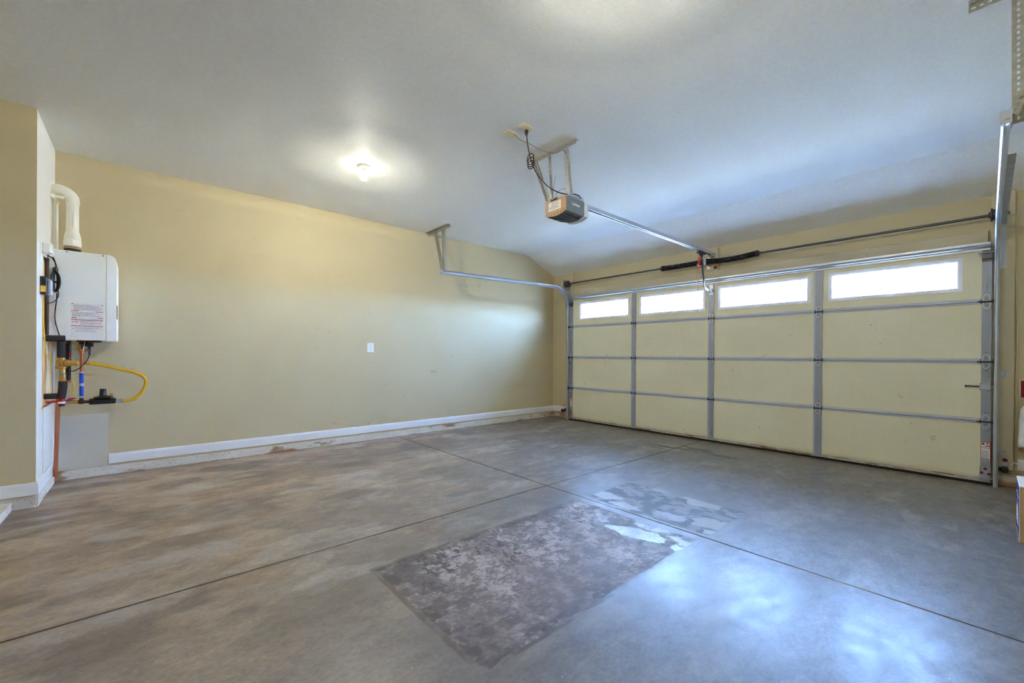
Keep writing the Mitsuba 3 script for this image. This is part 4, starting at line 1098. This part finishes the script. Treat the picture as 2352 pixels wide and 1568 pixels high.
for q in range(5):
    w = 0.010 + 0.004 * q
    t = np.linspace(0, 2 * math.pi, 30)
    bun.append(tube(np.stack([0.412 + 0.0035 * q + 0 * t, YP + 0.050 + w * np.cos(t), 1.690 + (0.075 + 0.004 * (q % 3)) * np.sin(t)], 1), 0.0048, 8))
part(pw, 'bundle', cat(*bun, cyl((0.420, YP + 0.050, 1.768), (0.420, YP + 0.050, 1.800), 0.015, 12), bx(0.406, 0.432, YP + 0.034, YP + 0.078, 1.682, 1.692, 0.002)), MBLK, True)
part(pw, 'loop', tube(spline([(0.62, YP + 0.018, 1.553), (0.55, YP + 0.010, 1.520), (0.46, YP + 0.022, 1.512), (0.43, YP + 0.050, 1.535), (0.42, YP + 0.066, 1.58), (0.415, YP + 0.062, 1.62)], 24), 0.0038, 8), MBLK, True)
part(pw, 'lower_lead', tube(spline([(0.416, YP + 0.056, 1.60), (0.412, YP + 0.052, 1.50), (0.410, YP + 0.046, 1.40), (0.409, YP + 0.062, 1.30), (0.408, YP + 0.076, 1.235), (0.395, YP + 0.080, 1.20)], 24), 0.0036, 8), MCORD, True)
sc = thing('sensor_cable', 'dark thin cable hanging in a loop from the heater bottom past the blue sleeves', 'cable')
part(sc, 'plug', bx(0.22, 0.27, -6.085, -6.035, 1.175, 1.213, 0.006), MBLK)
part(sc, 'lead', tube(spline([(0.25, -6.055, 1.176), (0.25, -6.060, 1.10), (0.25, -6.095, 1.02), (0.25, -6.14, 0.975), (0.22, -6.18, 0.965), (0.18, -6.20, 0.985)], 24), 0.0034, 8), MCORD, True)

# ------------------------------------------------------------------ small things at the right and by the floor
es = thing('door_sensor', 'black door sensor with red spot on a bracket beside the right track', 'sensor')
part(es, 'bracket', cat(bx(5.420, 5.456, -0.060, -0.057, 0.185, 0.262, 0.001), bx(5.420, 5.456, -0.0569, -0.0385, 0.250, 0.254), cyl((5.438, -0.060, 0.205), (5.438, -0.066, 0.205), 0.006, 8)), MG)
part(es, 'red_spot', lathe([(0.001, 0), (0.016, 0.0), (0.015, 0.003), (0.001, 0.004)], (5.440, -0.0602, 0.236), (0, -1, 0), 16), MDR)
part(es, 'body', cat(bx(5.416, 5.458, -0.105, -0.0605, 0.132, 0.180, 0.006), bx(5.398, 5.4155, -0.098, -0.066, 0.140, 0.172, 0.004)), MBLK)
ls = thing('door_sensor', 'small black door sensor with a red light by the foot of the left track', 'sensor')
part(ls, 'bracket', cat(bx(0.345, 0.455, -0.070, -0.067, 0.150, 0.185, 0.001), bx(0.345, 0.348, -0.0669, -0.0384, 0.150, 0.185)), MDK)
part(ls, 'body', cat(bx(0.290, 0.345, -0.100, -0.060, 0.118, 0.170, 0.008), cyl((0.345, -0.078, 0.148), (0.385, -0.082, 0.140), 0.008, 10)), MBLK)
lsl = part(ls, 'red_light', trimesh.creation.icosphere(2, 0.009), MRED, True)
scene[lsl] = mikit.ply(trimesh.creation.icosphere(2, 0.009).apply_translation((0.346, -0.094, 0.162)), MRED, True)
single('sensor_wire', tube(spline([(0.30, -0.080, 0.172), (0.275, -0.030, 0.200), (0.285, -0.018, 0.232), (0.310, -0.018, 0.236)], 16), 0.002, 6), MCORD, 'thin dark wire curling on the baseboard above the left door sensor', 'wire')
single('bell_wire', tube(spline([(5.496, -0.010, 2.40), (5.499, -0.008, 1.6), (5.502, -0.010, 1.05), (5.497, -0.010, 0.85), (5.502, -0.010, 0.65), (5.497, -0.010, 0.45), (5.500, -0.012, 0.262)], 60), 0.003, 6), MIV,
       'ivory wire running down beside the board right of the door', 'wire', True)
single('loose_white_wire', tube(spline([(5.452, -0.070, 0.150), (5.462, -0.055, 0.185), (5.478, -0.048, 0.210), (5.500, -0.042, 0.218), (5.520, -0.036, 0.190), (5.533, -0.032, 0.150)], 24), 0.0032, 6), MWP,
       'white wire arching from the right door sensor over the baseboard', 'wire', True)

rs = thing('red_sign', 'dark red sign with a pale edge on the wall at the right edge', 'sign')
part(rs, 'backing', bx(5.520, 5.80, -0.020, -0.0003, 0.789, 0.938, 0.001), MWP)
part(rs, 'face', bx(5.5245, 5.797, -0.0225, -0.0202, 0.790, 0.933, 0.0005), MDR)

bg = thing('hanging_bag', 'white printed bag with a brown bottom hanging on the wall at the right edge', 'bag')


def bag_mesh(z0, z1, seed, grow=1.0):
    n, mm = 40, 16
    V = []
    for i in range(mm + 1):
        t = i / mm
        z = z0 + (z1 - z0) * t
        for j in range(n):
            a = 2 * math.pi * j / n
            e = 0.35
            cx_, cy_ = np.sign(math.cos(a)) * abs(math.cos(a)) ** e, np.sign(math.sin(a)) * abs(math.sin(a)) ** e
            V.append((5.665 + 0.155 * grow * cx_, -0.095 + 0.080 * grow * cy_, z))
    V = np.array(V)
    Fc = []
    for i in range(mm):
        for j in range(n):
            a0, a1, b0, b1 = i * n + j, i * n + (j + 1) % n, (i + 1) * n + j, (i + 1) * n + (j + 1) % n
            Fc += [(a0, a1, b1), (a0, b1, b0)]
    c0, c1 = len(V), len(V) + 1
    V = np.vstack([V, V[:n].mean(0), V[-n - 0:].mean(0)])
    for j in range(n):
        Fc += [(c0, (j + 1) % n, j), (c1, mm * n + j, mm * n + (j + 1) % n)]
    return V, np.array(Fc)


V, Fc = bag_mesh(0.372, 0.735, 1)
t = np.clip((V[:, 2] - 0.372) / 0.363, 0, 1)
w = 1.0 - 0.16 * np.clip(t - 0.85, 0, 1) / 0.15 - 0.07 * t + 0.05 * (meshkit.noise(V * 14, 3) - 0.5)
V[:, 0] = 5.665 + (V[:, 0] - 5.665) * w
V[:, 1] = -0.095 + (V[:, 1] + 0.095) * w
part(bg, 'sack', trimesh.Trimesh(V, Fc, process=False), MPAP, True)
V, Fc = bag_mesh(0.325, 0.3715, 2, 0.98)
V[:, 2] += 0.012 * np.abs(V[:, 0] - 5.665) / 0.155
part(bg, 'brown_bottom', trimesh.Trimesh(V, Fc, process=False), mat('bag_brown', s2l(136, 92, 58), 0.7, 0.2), True)
part(bg, 'print', cat(*[tube(spline([(5.5045 - 0.0, -0.135 + 0.012 * i, 0.405), (5.5035, -0.132 + 0.012 * i, 0.425), (5.5035, -0.127 + 0.012 * i, 0.435)], 5), 0.0016, 5) for i in range(6)]), mat('print_green', s2l(130, 165, 140), 0.6, 0.2))
part(bg, 'strap', tube(spline([(5.585, -0.06, 0.728), (5.560, -0.035, 0.76), (5.566, -0.020, 0.785), (5.60, -0.018, 0.787)], 14), 0.010, 8), mat('strap_brown', s2l(150, 112, 92), 0.7, 0.2), True)

cbx = thing('cardboard_box', 'cardboard box with a blue printed side on the floor at the right edge', 'box')
part(cbx, 'carton', bx(5.470, 5.90, -1.702, -1.346, 0.0005, 0.340, 0.003), MCARD)
part(cbx, 'lid', bx(5.466, 5.904, -1.704, -1.342, 0.3402, 0.3435, 0.001), MPAP)
part(cbx, 'blue_side', bx(5.4672, 5.4696, -1.701, -1.347, 0.003, 0.339), MPAP, label='blue printed side panel')
blue = sbox(-1.692, 0.02, -1.356, 0.332)
part(cbx, 'blue_print', plate(blue, (5.4664, 0, 0), (0, 1, 0), (0, 0, 1), 0.0006), MBOXB)
sq = [LineString([(-1.62 + 0.03 * i, 0.08), (-1.60 + 0.03 * i, 0.17 + 0.02 * (i % 3)), (-1.585 + 0.03 * i, 0.10), (-1.575 + 0.03 * i, 0.16)]).buffer(0.005, quad_segs=2) for i in range(7)] + \
     [LineString([(-1.64, 0.26), (-1.50, 0.275), (-1.39, 0.26)]).buffer(0.004), LineString([(-1.60, 0.245), (-1.41, 0.25)]).buffer(0.003)]
part(cbx, 'white_print', plate(unary_union(sq), (5.4658, 0, 0), (0, 1, 0), (0, 0, 1), 0.0006), MPAP)
part(cbx, 'tape', bx(5.66, 5.71, -1.7026, -1.7018, 0.20, 0.339), mat('tape', s2l(176, 140, 100), 0.3, 0.5))
